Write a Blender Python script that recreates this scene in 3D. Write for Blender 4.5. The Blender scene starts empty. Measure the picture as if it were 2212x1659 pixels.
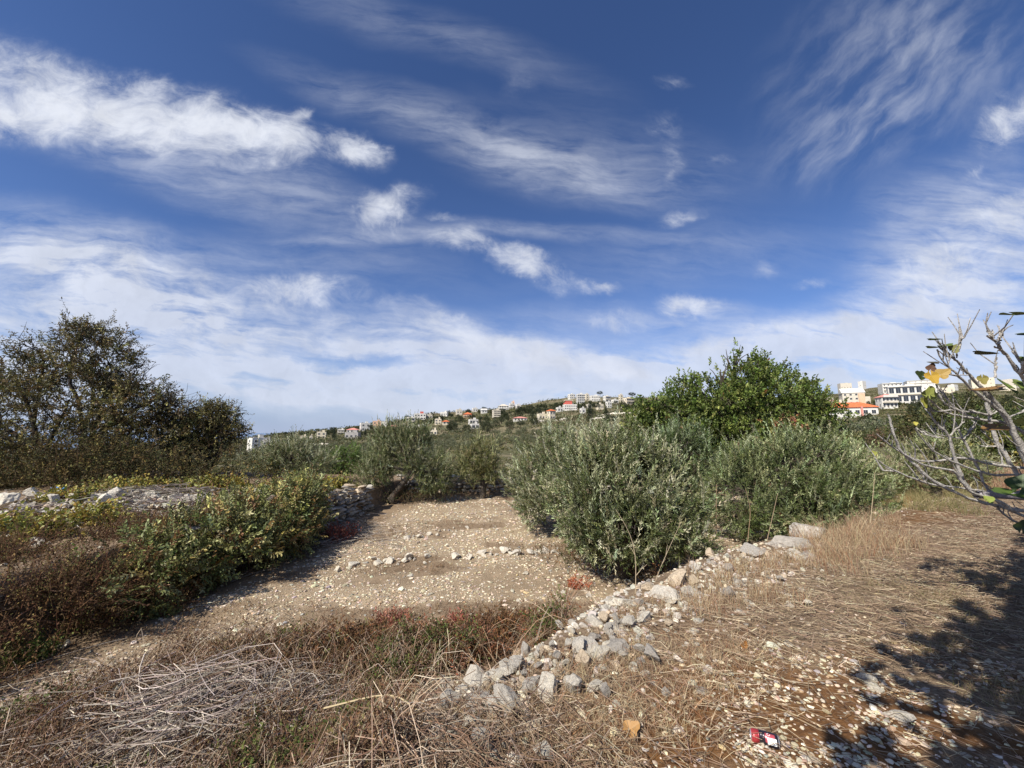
import bpy, math, numpy as np
from mathutils import Vector
R = math.radians
PI = math.pi
C = bpy.context.scene.collection
scene = bpy.context.scene

# ------------------------------------------------------------------ camera
CAM_Z = 1.55
PITCH = math.atan(48 / 384.7)
cp, sp = math.cos(PITCH), math.sin(PITCH)
FPX = 384.7
cam_d = bpy.data.cameras.new("camera")
cam_d.sensor_width = 36.0
cam_d.lens = FPX / 1024 * 36.0
cam_d.clip_start = 0.05
cam_d.clip_end = 200000
cam = bpy.data.objects.new("camera", cam_d)
cam.location = (0, 0, CAM_Z)
cam.rotation_euler = (PI / 2 + PITCH, 0, 0)
C.objects.link(cam)
scene.camera = cam
scene.view_settings.view_transform = 'Standard'
scene.view_settings.look = 'None'
scene.view_settings.exposure = 0.33
scene.view_settings.gamma = 1.0
scene.cycles.max_bounces = 6
scene.cycles.diffuse_bounces = 3
scene.cycles.transparent_max_bounces = 4
scene.cycles.transmission_bounces = 3

SUN_EL = R(43)
SUN_DIR = Vector((-0.66, -0.75, 0)).normalized() * math.cos(SUN_EL) + Vector((0, 0, math.sin(SUN_EL)))
sun_d = bpy.data.lights.new("sun", 'SUN')
sun_d.energy = 5.0
sun_d.angle = R(0.5)
sun_d.color = (1.0, 0.94, 0.84)
sun = bpy.data.objects.new("sun", sun_d)
sun.rotation_euler = SUN_DIR.to_track_quat('Z', 'Y').to_euler()
C.objects.link(sun)

def uv(px, py):
    """direction of a picture point as slopes x/y and z/y"""
    a = (px - 512) / FPX
    b = (384 - py) / FPX
    f = cp - b * sp
    return a / f, (b * cp + sp) / f
def P2(x, y):      # coordinates read off at 2212 px width
    return x / 2.16016, y / 2.16016
def pt(px, py, Y):
    u, v = uv(px, py)
    return np.array([u * Y, Y, CAM_Z + v * Y])

# ------------------------------------------------------------------ world
world = bpy.data.worlds.new("World")
scene.world = world
world.use_nodes = True
wt = world.node_tree
for n in list(wt.nodes):
    wt.nodes.remove(n)
class NT:
    def __init__(s, tree): s.t = tree
    def n(s, typ, **kw):
        nd = s.t.nodes.new(typ)
        for k, v in kw.items():
            setattr(nd, k, v)
        return nd
    def l(s, a, b): s.t.links.new(a, b)
    def val(s, inp, v):
        if hasattr(v, 'links') or hasattr(v, 'is_output'):
            s.l(v, inp)
        else:
            inp.default_value = v
    def math(s, op, a, b=None, clamp=False):
        nd = s.n('ShaderNodeMath', operation=op, use_clamp=clamp)
        s.val(nd.inputs[0], a)
        if b is not None: s.val(nd.inputs[1], b)
        return nd.outputs[0]
    def vmath(s, op, a, b=None, out=0):
        nd = s.n('ShaderNodeVectorMath', operation=op)
        s.val(nd.inputs[0], a)
        if b is not None: s.val(nd.inputs[1], b)
        return nd.outputs[out]
    def rng(s, x, a, b, c=0., d=1., kind='SMOOTHSTEP'):
        nd = s.n('ShaderNodeMapRange', interpolation_type=kind)
        s.val(nd.inputs[0], x)
        for i, q in enumerate((a, b, c, d)): nd.inputs[i + 1].default_value = q
        return nd.outputs[0]
    def mix(s, f, a, b, mode='MIX'):
        nd = s.n('ShaderNodeMix', data_type='RGBA', blend_type=mode)
        s.val(nd.inputs[0], f)
        for i, q in ((6, a), (7, b)):
            if isinstance(q, tuple) and len(q) == 3: q = (*q, 1)
            s.val(nd.inputs[i], q)
        return nd.outputs[2]
    def noise(s, vec, scale, detail=4, rough=.5, dist=0., out=0):
        nd = s.n('ShaderNodeTexNoise')
        s.l(vec, nd.inputs['Vector'])
        nd.inputs['Scale'].default_value = scale
        nd.inputs['Detail'].default_value = detail
        nd.inputs['Roughness'].default_value = rough
        nd.inputs['Distortion'].default_value = dist
        return nd.outputs[out]

W = NT(wt)
sky = W.n('ShaderNodeTexSky', sky_type='NISHITA')
sky.sun_disc = False
sky.sun_elevation = SUN_EL
sky.sun_rotation = math.atan2(SUN_DIR.x, SUN_DIR.y)
sky.altitude = 300
sky.air_density = 1.0
sky.dust_density = 0.6
sky.ozone_density = 2.2
bg = W.n('ShaderNodeBackground')
bg.inputs['Strength'].default_value = 0.075
out = W.n('ShaderNodeOutputWorld')
geo = W.n('ShaderNodeTexCoord')
sep = W.n('ShaderNodeSeparateXYZ')
W.l(geo.outputs['Generated'], sep.inputs[0])
dx, dy, dz = sep.outputs
ysafe = W.math('MAXIMUM', dy, 0.08)
uu = W.math('DIVIDE', dx, ysafe)
vv = W.math('DIVIDE', dz, ysafe)
comb = W.n('ShaderNodeCombineXYZ')
W.l(uu, comb.inputs[0]); W.l(vv, comb.inputs[1])
UV = comb.outputs[0]
# warp
w1 = W.noise(UV, 2.2, 5, .55, out=1)
w1 = W.vmath('SUBTRACT', w1, (.5, .5, .5))
w1 = W.vmath('MULTIPLY', w1, (.20, .12, 0))
UVw = W.vmath('ADD', UV, w1)
w2 = W.noise(UV, 11, 6, .6, out=1)
w2 = W.vmath('SUBTRACT', w2, (.5, .5, .5))
w2 = W.vmath('MULTIPLY', w2, (.085, .065, 0))
UVf = W.vmath('ADD', UVw, w2)
w3 = W.noise(UV, 38, 5, .65, out=1)
w3 = W.vmath('MULTIPLY', W.vmath('SUBTRACT', w3, (.5, .5, .5)), (.028, .022, 0))
UVf = W.vmath('ADD', UVf, w3)

def blob(x, y, hx, hy, ang, s, inner=0.0, src=None):
    """soft ellipse of cloud in the sky; x, y, half sizes read off at 2212 px width"""
    px, py = P2(x, y)
    u0, v0 = uv(px, py)
    e = 8
    u1, v1 = uv(px + e, py); u2, v2 = uv(px, py - e)
    su = math.hypot(u1 - u0, v1 - v0) / e
    sv = math.hypot(u2 - u0, v2 - v0) / e
    sx_, sy_ = hx / 2.16 * su, hy / 2.16 * sv
    hx *= 1.2; hy *= 1.25
    sx_, sy_ = hx / 2.16 * su, hy / 2.16 * sv
    p = W.vmath('SUBTRACT', src or UVf, (u0, v0, 0))
    m = W.n('ShaderNodeMapping', vector_type='POINT')
    W.l(p, m.inputs[0])
    m.inputs['Rotation'].default_value = (0, 0, R(ang))
    q = W.vmath('MULTIPLY', m.outputs[0], (1 / sx_, 1 / sy_, 0))
    d = W.vmath('LENGTH', q, out=1)
    return W.rng(d, inner, 1.0, s, 0.0)
def total(lst):
    acc = lst[0]
    for b in lst[1:]:
        acc = W.math('ADD', acc, b)
    return acc
# thick, bright clouds (angle: positive turns the long axis down to the right)
thick = total([
    blob(20, 165, 300, 105, 18, .85), blob(360, 240, 330, 80, 17, .85), blob(600, 280, 220, 55, 14, .75), blob(330, 175, 60, 40, 30, .4), blob(90, 250, 330, 60, 6, .55),
    blob(250, 290, 520, 85, 8, .42), blob(560, 350, 330, 70, 16, .22), blob(770, 325, 85, 45, 15, .95), blob(655, 245, 40, 26, -20, .5),
    blob(815, 462, 95, 62, 0, 1.05), blob(880, 415, 70, 35, 20, .45),
    blob(985, 525, 75, 36, 5, .85), blob(1110, 560, 105, 40, 12, .85), blob(1190, 600, 95, 40, 25, .7), blob(1300, 622, 75, 18, 8, .6),
    blob(960, 468, 60, 14, 10, .4),
    blob(640, 628, 200, 44, 4, .95), blob(880, 655, 110, 24, 8, .4), blob(960, 705, 140, 38, 12, .85), blob(1130, 765, 210, 50, 8, 1.0), blob(1350, 800, 190, 34, 4, .8),
    blob(1500, 668, 95, 34, 8, .95), blob(1320, 690, 110, 24, 3, .6), blob(1560, 735, 130, 28, -8, .6),
    blob(1110, 175, 70, 50, -45, .26), blob(1430, 265, 44, 44, 70, .34), blob(1440, 320, 40, 90, 5, .22), blob(1435, 375, 24, 60, 5, .34), blob(1545, 345, 50, 26, -20, .34),
    blob(1460, 170, 65, 22, 5, .38), blob(1452, 474, 80, 26, -12, .5), blob(1640, 575, 46, 40, 10, .38), blob(1740, 612, 80, 18, -8, .42), blob(2000, 560, 160, 60, -25, .45), blob(1950, 690, 160, 50, -14, .5), blob(1760, 700, 160, 36, -8, .45),
    blob(2190, 265, 140, 62, -30, .9), blob(2100, 370, 60, 14, -25, .45), blob(2200, 450, 150, 50, -20, .85), blob(2080, 590, 200, 60, -22, .5), blob(150, 600, 240, 50, 10, .35), blob(90, 680, 260, 50, 3, .4),
])
# thin veils
veil = total([
    blob(450, 380, 560, 90, 20, .40, 0, UVw), blob(1000, 290, 520, 62, 22, .34, 0, UVw), blob(1250, 370, 330, 80, 10, .22, 0, UVw),
    blob(100, 560, 480, 120, 14, .62, .1, UVw), blob(380, 640, 500, 80, 13, .62, .1, UVw), blob(60, 760, 560, 150, 2, .8, .2, UVw), blob(560, 730, 640, 75, 8, .5, .1, UVw),
    blob(900, 845, 900, 75, 4, .85, .2, UVw), blob(1500, 810, 900, 90, 0, .75, .1, UVw), blob(1050, 740, 500, 60, 9, .6, .1, UVw), blob(1200, 790, 420, 60, 8, .5, 0, UVw),
    blob(2100, 560, 380, 130, -24, .75, .1, UVw), blob(1980, 690, 420, 90, -12, .75, .1, UVw), blob(1750, 760, 620, 70, -4, .6, .1, UVw), blob(2190, 800, 420, 110, 0, .65, .1, UVw),
    blob(1450, 690, 420, 40, 2, .4, 0, UVw), blob(900, 510, 330, 22, -4, .28, 0, UVw), blob(1150, 500, 460, 26, 4, .22, 0, UVw),
    blob(900, 60, 500, 60, 20, .16, 0, UVw), blob(500, 560, 620, 60, 6, .22, 0, UVw), blob(1500, 560, 420, 90, -6, .16, 0, UVw), blob(1300, 330, 420, 110, 12, .12, 0, UVw), blob(2050, 430, 260, 90, -25, .35, 0, UVw),
])
# fibrous streaks rising to the right, in the upper right of the sky
ms = W.n('ShaderNodeMapping', vector_type='TEXTURE')
W.l(UVw, ms.inputs[0])
ms.inputs['Rotation'].default_value = (0, 0, R(47))
ms.inputs['Scale'].default_value = (1 / 1.3, 1 / 4.6, 1)
fib = W.noise(ms.outputs[0], 2.6, 8, .58, .1)
fib = W.rng(fib, .34, .78)
streak = total([blob(1900, 160, 330, 190, -45, 1.0, 0, UVw), blob(1830, 300, 260, 90, -20, .5, 0, UVw), blob(2130, 130, 200, 260, -45, .45, 0, UVw)])
streak = W.math('MULTIPLY', W.math('MULTIPLY', fib, streak), .40)
# texture of the clouds
mm = W.n('ShaderNodeMapping', vector_type='TEXTURE')
W.l(UVw, mm.inputs[0])
mm.inputs['Rotation'].default_value = (0, 0, R(-7))
mm.inputs['Scale'].default_value = (1.4, 1 / 3.6, 1)
tex1 = W.noise(mm.outputs[0], 5.5, 8, .62, .3)
tex2 = W.noise(UVf, 9, 8, .6, .2)
mq = W.n('ShaderNodeMapping', vector_type='TEXTURE')
W.l(UVw, mq.inputs[0])
mq.inputs['Rotation'].default_value = (0, 0, R(-16))
mq.inputs['Scale'].default_value = (1.0, 1 / 1.7, 1)
tex3 = W.noise(mq.outputs[0], 7.5, 10, .66, .5)
puff = W.math('MULTIPLY', W.math('SUBTRACT', tex3, .5), 2.1)
thick2 = W.math('ADD', thick, W.math('MULTIPLY', puff, W.rng(thick, .0, .55)))
thick2 = W.rng(thick2, .04, 1.45, 0, 1, 'SMOOTHSTEP')
veil2 = W.math('MULTIPLY', veil, W.rng(W.math('ADD', W.math('MULTIPLY', tex1, .72), W.math('MULTIPLY', tex3, .28)), .36, .62, .12, 1.2, 'LINEAR'))
gaps = total([blob(790, 775, 230, 24, 3, .85), blob(600, 690, 240, 22, 8, .5), blob(1060, 850, 200, 20, 3, .5), blob(1250, 655, 200, 26, 4, .4), blob(1700, 800, 260, 22, -4, .6), blob(1340, 750, 120, 24, 0, .5), blob(480, 900, 300, 26, 0, .55, 0, UVw), blob(1900, 810, 130, 20, 0, .5)])
veil2 = W.math('ADD', veil2, W.rng(vv, .42, .0, 0, .30))
veil2 = W.math('MULTIPLY', veil2, W.math('SUBTRACT', 1., W.math('MULTIPLY', gaps, .85), True))
veil2 = W.math('MINIMUM', veil2, .88)
front = W.rng(dy, .10, .35)
dens = W.math('SUBTRACT', 1.0, W.math('MULTIPLY', W.math('MULTIPLY', W.math('SUBTRACT', 1., thick2, True), W.math('SUBTRACT', 1., W.math('MULTIPLY', veil2, .92), True)), W.math('SUBTRACT', 1., streak, True)))
dens = W.math('MULTIPLY', dens, front, True)
# elsewhere in the sky: loose cloud field
gsep = W.noise(geo.outputs['Generated'], 2.4, 6, .6, .4)
back = W.math('MULTIPLY', W.rng(gsep, .46, .72), W.math('SUBTRACT', 1., front))
dens = W.math('ADD', dens, W.math('MULTIPLY', back, .7), True)
tone = W.rng(tex2, .3, .7, .86, 1.05, 'LINEAR')
ccol = W.mix(W.rng(vv, 0.02, .55), (7.7, 8.2, 9.6), (8.6, 9.0, 10.0))
ccol = W.vmath('SCALE', ccol)
wt.links.new(tone, ccol.node.inputs['Scale'])
skyc = W.mix(1.0, sky.outputs[0], W.mix(W.rng(dz, .2, .7), (0.80, 0.97, 1.36), (0.66, 0.83, 1.18)), 'MULTIPLY')
skyc = W.mix(W.rng(dz, -.02, .16, .85, 0), skyc, (3.5, 4.55, 7.0))
final = W.mix(dens, skyc, ccol)
W.l(final, bg.inputs['Color'])
W.l(bg.outputs[0], out.inputs['Surface'])
world.cycles.sampling_method = 'MANUAL'
world.cycles.sample_map_resolution = 512

# ------------------------------------------------------------------ numpy helpers
def rg(seed): return np.random.default_rng(seed)
def vnoise(x, y, seed=0):
    xi = np.floor(x).astype(np.int64); yi = np.floor(y).astype(np.int64)
    xf = x - xi; yf = y - yi
    xf = xf * xf * (3 - 2 * xf); yf = yf * yf * (3 - 2 * yf)
    def h(a, b):
        n = (a * 374761393 + b * 668265263 + seed * 974634777) & 0xffffffff
        n = ((n ^ (n >> 13)) * 1274126177) & 0xffffffff
        n = n ^ (n >> 16)
        return (n & 0xffff) / 65535.0
    return (h(xi, yi) * (1 - xf) + h(xi + 1, yi) * xf) * (1 - yf) + (h(xi, yi + 1) * (1 - xf) + h(xi + 1, yi + 1) * xf) * yf
def fbm(x, y, seed=0, o=4):
    s = 0; a = .5; t = 0
    for i in range(o):
        s = s + a * vnoise(x, y, seed + i * 17); t += a; a *= .5; x = x * 2.03 + 3.1; y = y * 2.03 + 1.7
    return s / t
def ss(x, a, b):
    t = np.clip((x - a) / (b - a), 0, 1)
    return t * t * (3 - 2 * t)
def norm(v):
    return v / np.maximum(np.linalg.norm(v, axis=-1, keepdims=True), 1e-9)
def rdir(r, n):
    return norm(r.normal(size=(n, 3)))

def tag(o, label=None, cat=None, group=None, kind=None):
    if label: o['label'] = label
    if cat: o['category'] = cat
    if group: o['group'] = group
    if kind: o['kind'] = kind
    return o
def empty(name, loc=(0, 0, 0), rz=0., scale=1.):
    o = bpy.data.objects.new(name, None)
    o.empty_display_size = .2
    C.objects.link(o)
    o.location = loc
    o.rotation_euler = (0, 0, rz)
    if not hasattr(scale, '__len__'): scale = (scale,) * 3
    o.scale = scale
    return o
class Geo:
    """collects vertices, faces of one size each, colours"""
    def __init__(s): s.V = []; s.F = {}; s.Cc = []; s.n = 0
    def add(s, V, F, col=None):
        V = np.asarray(V, float).reshape(-1, 3)
        F = np.asarray(F, np.int64)
        if len(V) == 0: return
        s.F.setdefault(F.shape[1], []).append(F + s.n)
        s.V.append(V)
        if col is None: col = (1, 1, 1)
        col = np.asarray(col, float)
        if col.ndim == 1: col = np.tile(col, (len(V), 1))
        elif len(col) != len(V): col = np.repeat(col, len(V) // len(col), axis=0)
        s.Cc.append(col)
        s.n += len(V)
    def mesh(s, name, mats, smooth=False):
        V = np.concatenate(s.V); Cc = np.concatenate(s.Cc)
        me = bpy.data.meshes.new(name)
        me.vertices.add(len(V))
        me.vertices.foreach_set('co', V.astype(np.float32).ravel())
        loops = []; starts = []; c = 0
        for k, L in s.F.items():
            A = np.concatenate(L)
            loops.append(A.ravel()); starts.append(c + np.arange(len(A)) * k); c += A.size
        loops = np.concatenate(loops); starts = np.concatenate(starts)
        me.loops.add(len(loops)); me.loops.foreach_set('vertex_index', loops.astype(np.int32))
        me.polygons.add(len(starts)); me.polygons.foreach_set('loop_start', starts.astype(np.int32))
        me.polygons.foreach_set('use_smooth', np.full(len(starts), bool(smooth)))
        at = me.attributes.new('Col', 'FLOAT_COLOR', 'POINT')
        at.data.foreach_set('color', np.concatenate([Cc, np.ones((len(Cc), 1))], 1).astype(np.float32).ravel())
        for m in (mats if isinstance(mats, (list, tuple)) else [mats]): me.materials.append(m)
        me.update(calc_edges=True)
        me.validate()
        return me
    def obj(s, name, mats, parent=None, smooth=False, loc=None):
        o = bpy.data.objects.new(name, s.mesh(name, mats, smooth))
        C.objects.link(o)
        if parent: o.parent = parent
        if loc is not None: o.location = loc
        return o
def meshobj(name, me, parent=None, loc=None):
    o = bpy.data.objects.new(name, me)
    C.objects.link(o)
    if parent: o.parent = parent
    if loc is not None: o.location = loc
    return o

# ---------- vectorised shapes
def leafset(g, Pp, D, N, L, Wd, col, fold=0.12, wide=.45):
    n = len(Pp)
    L = np.broadcast_to(np.asarray(L, float).reshape(-1, 1), (n, 1)); Wd = np.broadcast_to(np.asarray(Wd, float).reshape(-1, 1), (n, 1))
    S = norm(np.cross(D, N)); N = norm(np.cross(S, D))
    mid = Pp + D * L * wide
    V = np.stack([Pp, mid + S * Wd * .5 + N * L * fold, Pp + D * L, mid - S * Wd * .5 + N * L * fold], 1).reshape(-1, 3)
    F = np.arange(n * 4).reshape(n, 4)
    g.add(V, F, np.repeat(col, 4, axis=0) if np.ndim(col) == 2 else col)
def leafset6(g, Pp, D, N, L, Wd, col, fold=.1):
    n = len(Pp)
    L = np.broadcast_to(np.asarray(L, float).reshape(-1, 1), (n, 1)); Wd = np.broadcast_to(np.asarray(Wd, float).reshape(-1, 1), (n, 1))
    S = norm(np.cross(D, N)); N = norm(np.cross(S, D))
    a = Pp + D * L * .28; b = Pp + D * L * .7
    V = np.stack([Pp, a + S * Wd * .5 + N * L * fold, b + S * Wd * .38 + N * L * fold, Pp + D * L - N * L * fold, b - S * Wd * .38 + N * L * fold, a - S * Wd * .5 + N * L * fold], 1).reshape(-1, 3)
    i = np.arange(n)[:, None] * 6
    F = np.concatenate([i + np.array([[0, 1, 2, 3]]), i + np.array([[0, 3, 4, 5]])])
    g.add(V, F, np.repeat(col, 6, axis=0) if np.ndim(col) == 2 else col)
def tubes(g, pts, rad, col, sides=3):
    """pts (n,k,3) rad (n,k)"""
    pts = np.asarray(pts, float); n, k, _ = pts.shape
    rad = np.broadcast_to(rad, (n, k))
    T = np.empty_like(pts)
    T[:, 1:-1] = pts[:, 2:] - pts[:, :-2]; T[:, 0] = pts[:, 1] - pts[:, 0]; T[:, -1] = pts[:, -1] - pts[:, -2]
    T = norm(T)
    ref = np.where(np.abs(T[..., 2:3]) > .9, np.array([1., 0, 0]), np.array([0, 0, 1.]))
    A = norm(np.cross(T, ref)); B = np.cross(T, A)
    ang = np.arange(sides) * 2 * PI / sides
    V = pts[:, :, None, :] + rad[:, :, None, None] * (A[:, :, None, :] * np.cos(ang)[None, None, :, None] + B[:, :, None, :] * np.sin(ang)[None, None, :, None])
    idx = np.arange(n * k * sides).reshape(n, k, sides)
    a = idx[:, :-1]; b = idx[:, 1:]
    F = np.stack([a, np.roll(a, -1, 2), np.roll(b, -1, 2), b], -1).reshape(-1, 4)
    c = np.asarray(col, float)
    if c.ndim == 2: c = np.repeat(c, k * sides, axis=0)
    g.add(V.reshape(-1, 3), F, c)
def smooth_path(P, k):
    P = np.asarray(P, float)
    if len(P) == 2: P = np.array([P[0], (P[0] + P[1]) / 2, P[1]])
    d = np.r_[0, np.cumsum(np.linalg.norm(np.diff(P[:, :3], axis=0), axis=1))]
    t = np.linspace(0, d[-1], k)
    Q = np.stack([np.interp(t, d, P[:, i]) for i in range(P.shape[1])], 1)
    for _ in range(2):
        Q[1:-1] = (Q[:-2] + 2 * Q[1:-1] + Q[2:]) / 4
    return Q
def boxg(g, c, s, col=None, rz=0):
    c = np.asarray(c, float); s = np.asarray(s, float) / 2
    q = np.array([[-1, -1, -1], [1, -1, -1], [1, 1, -1], [-1, 1, -1], [-1, -1, 1], [1, -1, 1], [1, 1, 1], [-1, 1, 1]]) * s
    if rz:
        cz, sz = math.cos(rz), math.sin(rz)
        q = np.stack([q[:, 0] * cz - q[:, 1] * sz, q[:, 0] * sz + q[:, 1] * cz, q[:, 2]], 1)
    g.add(q + c, [[3, 2, 1, 0], [4, 5, 6, 7], [0, 1, 5, 4], [1, 2, 6, 5], [2, 3, 7, 6], [3, 0, 4, 7]], col)
_t = (1 + 5 ** .5) / 2
ICO_V = norm(np.array([[-1, _t, 0], [1, _t, 0], [-1, -_t, 0], [1, -_t, 0], [0, -1, _t], [0, 1, _t], [0, -1, -_t], [0, 1, -_t], [_t, 0, -1], [_t, 0, 1], [-_t, 0, -1], [-_t, 0, 1]], float))
ICO_F = np.array([[0, 11, 5], [0, 5, 1], [0, 1, 7], [0, 7, 10], [0, 10, 11], [1, 5, 9], [5, 11, 4], [11, 10, 2], [10, 7, 6], [7, 1, 8], [3, 9, 4], [3, 4, 2], [3, 2, 6], [3, 6, 8], [3, 8, 9], [4, 9, 5], [2, 4, 11], [6, 2, 10], [8, 6, 7], [9, 8, 1]])
def subdiv(V, F):
    V = list(map(tuple, V)); cache = {}; out = []
    def m(a, b):
        k = (min(a, b), max(a, b))
        if k not in cache:
            q = (np.array(V[a]) + np.array(V[b])) / 2; q /= np.linalg.norm(q)
            V.append(tuple(q)); cache[k] = len(V) - 1
        return cache[k]
    for a, b, c in F:
        x, y, z = m(a, b), m(b, c), m(c, a)
        out += [[a, x, z], [b, y, x], [c, z, y], [x, y, z]]
    return np.array(V), np.array(out)
ICO1 = subdiv(ICO_V, ICO_F); ICO2 = subdiv(*ICO1); ICO3 = subdiv(*ICO2)
def rock_shape(r, base=ICO3, cuts=11, rough=.025):
    V = base[0].copy()
    for _ in range(cuts):
        n = rdir(r, 1)[0]; d = r.uniform(.38, .72)
        h = V @ n
        V = V - np.outer(np.maximum(h - d, 0), n)
    q = V * 5 + r.uniform(0, 50)
    V = V * (1 + rough * (np.sin(q[:, :1] * 1.7 + q[:, 1:2] * 2.3) + np.sin(q[:, 1:2] * 3.1 - q[:, 2:3] * 2.7) + np.sin(q[:, 2:3] * 5.3 + q[:, :1] * 4.1) * .6))
    V = V + r.normal(size=V.shape) * .006
    return V * np.array([1, r.uniform(.65, .95), r.uniform(.5, .8)])

# ------------------------------------------------------------------ materials
def mat(name, rough=.8, spec=.3):
    m = bpy.data.materials.new(name); m.use_nodes = True
    T = NT(m.node_tree)
    b = m.node_tree.nodes['Principled BSDF']
    b.inputs['Roughness'].default_value = rough
    b.inputs['Specular IOR Level'].default_value = spec
    return m, T, b
def flat(name, col, rough=.8, spec=.3, var=.12, scale=6., bump=0., bscale=40):
    m, T, b = mat(name, rough, spec)
    tc = T.n('ShaderNodeTexCoord')
    f = T.noise(tc.outputs['Object'], scale, 5, .6)
    f = T.rng(f, .3, .7)
    c = T.mix(f, tuple(x * (1 - var) for x in col), tuple(min(1, x * (1 + var)) for x in col))
    T.l(c, b.inputs['Base Color'])
    if bump:
        f2 = T.noise(tc.outputs['Object'], bscale, 4, .6)
        bp = T.n('ShaderNodeBump'); bp.inputs['Strength'].default_value = bump; bp.inputs['Distance'].default_value = .02
        T.l(f2, bp.inputs['Height']); T.l(bp.outputs[0], b.inputs['Normal'])
    return m
def vcol(name, rough=.75, spec=.25, transl=0., bump=0., bscale=60, mottle=0., mscale=8.):
    """colour from the mesh's own colour attribute (natural variation leaf by leaf, stone by stone)"""
    m, T, b = mat(name, rough, spec)
    a = T.n('ShaderNodeAttribute', attribute_name='Col')
    col = a.outputs['Color']
    tc = T.n('ShaderNodeTexCoord')
    if mottle:
        f = T.rng(T.noise(tc.outputs['Object'], mscale, 6, .65), .3, .7, 1 - mottle, 1 + mottle, 'LINEAR')
        col = T.vmath('SCALE', col); T.l(f, col.node.inputs['Scale'])
    T.l(col, b.inputs['Base Color'])
    if bump:
        bp = T.n('ShaderNodeBump'); bp.inputs['Strength'].default_value = bump; bp.inputs['Distance'].default_value = .02
        T.l(T.noise(tc.outputs['Object'], bscale, 5, .65), bp.inputs['Height']); T.l(bp.outputs[0], b.inputs['Normal'])
    if transl:
        o = m.node_tree.nodes['Material Output']
        tr = T.n('ShaderNodeBsdfTranslucent'); mx = T.n('ShaderNodeMixShader')
        mx.inputs[0].default_value = transl
        T.l(col, tr.inputs['Color']); T.l(b.outputs[0], mx.inputs[1]); T.l(tr.outputs[0], mx.inputs[2]); T.l(mx.outputs[0], o.inputs['Surface'])
    return m
M_leaf = vcol('leaf', .5, .4, .22)
M_dry = vcol('dry_plant', .85, .15, .1)
M_bark = vcol('bark', .9, .15, 0, .8, 30, .35, 9)
M_figbark = vcol('fig_bark', .75, .25, 0, .9, 70, .5, 40)
M_stone = vcol('limestone', .9, .2, 0, .8, 24, .32, 9)
M_pebble = vcol('pebble', .85, .2)
M_white = flat('white_plaster', (.66, .63, .57), .85, .2, .10, .25)
M_cream = flat('cream_plaster', (.66, .58, .44), .8, .2, .08, .3)
M_pale = flat('pale_stone_facing', (.60, .54, .44), .85, .2, .1, .5)
M_grey = flat('bare_concrete', (.36, .34, .32), .9, .2, .12, .4)
M_peach = flat('peach_plaster', (.70, .45, .30), .85, .2, .08, .3)
M_tile = flat('clay_tile', (.62, .17, .07), .8, .2, .18, 1.2)
M_pinktile = flat('faded_clay_tile', (.62, .27, .22), .8, .2, .12, 1.0)
M_redwall = flat('red_wall_paint', (.55, .13, .10), .8, .2, .08, .5)
M_dark = flat('dark_window_glass', (.035, .04, .05), .25, .5, .1, 1.)

# ------------------------------------------------------------------ terrain
# foot of the left terrace wall and edge of the upper terrace on the right
WALL = np.array([[-6.6, 0.5], [-5.9, 2.6], [-5.45, 4.4], [-5.05, 6.4], [-4.65, 8.3], [-4.2, 10.2], [-3.95, 11.6], [-3.5, 14.0]])
EDGE = np.array([[-3.6, -3.0], [-1.6, .3], [-.42, 2.2], [.35, 3.0], [1.05, 3.85], [2.1, 4.7], [3.6, 5.7], [6.3, 6.9], [9.0, 8.6], [16, 12]])
def sdist(P, poly):
    """signed distance to an open polyline, positive to its right when walking along it"""
    best = np.full(len(P), 1e9); sg = np.ones(len(P))
    for a, b in zip(poly[:-1], poly[1:]):
        d = b - a; L2 = d @ d
        t = np.clip(((P - a) @ d) / L2, 0, 1)
        q = P - (a + t[:, None] * d)
        dist = np.hypot(q[:, 0], q[:, 1])
        cr = d[0] * (P[:, 1] - a[1]) - d[1] * (P[:, 0] - a[0])
        m = dist < best
        best = np.where(m, dist, best); sg = np.where(m, np.where(cr < 0, 1, -1), sg)
    return best * sg
FIELD = -.9
def near_h(X, Y):
    X = np.asarray(X, float).ravel(); Y = np.asarray(Y, float).ravel()
    P = np.stack([X, Y], 1)
    e = sdist(P, EDGE)
    w = sdist(P, WALL)
    up = ss(e, -1.25, .05)
    h = FIELD * (1 - up) + up * (.03 * fbm(X * .7, Y * .7, 3) + .10 * ss(e, 1, 7))
    # gentle rise of the field and small steps along the lines of stones
    h += (1 - up) * (.10 * (fbm(X * .5, Y * .5, 5) - .5) + .035 * (Y - 6) * ss(Y, 6, 12))
    left = ss(-w, .18, .42)
    hl = -.12 + .28 * (fbm(X * .45 + 9, Y * .45, 8) - .4) + .05 * ss(-w, 1, 6)
    h = h * (1 - left) + hl * left
    h += .035 * (fbm(X * 3, Y * 3, 11) - .5) + .012 * (fbm(X * 14, Y * 14, 12, 3) - .5)
    # beyond the back wall the land falls away
    bk = ss(Y, 13.9, 14.4) * (1 - left) * (1 - up)
    h = h + bk * .45
    return h
COLS = np.array([-900, -200, 0, 225, 262, 300, 345, 395, 430, 480, 540, 580, 635, 700, 760, 828, 860, 885, 960, 1024, 1500, 2600.])
UCOL = (COLS - 512) / FPX
RV = np.array([-.06, -.06, -.06, -.030, -.012, -.003, .010, .028, .045, .054, .078, .090, .088, .09, .09, .097, .108, .120, .128, .124, .12, .1])
RY = np.array([450, 450, 430, 420, 430, 450, 470, 500, 520, 560, 590, 610, 630, 650, 700, 900, 1000, 1100, 1200, 1200, 1200, 1200.])
EX = np.array([1.1] * 7 + [1.05, 1, .95, .9, .9, .85, .8, .78, .75, .72, .7, .7, .7, .7, .7])
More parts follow.
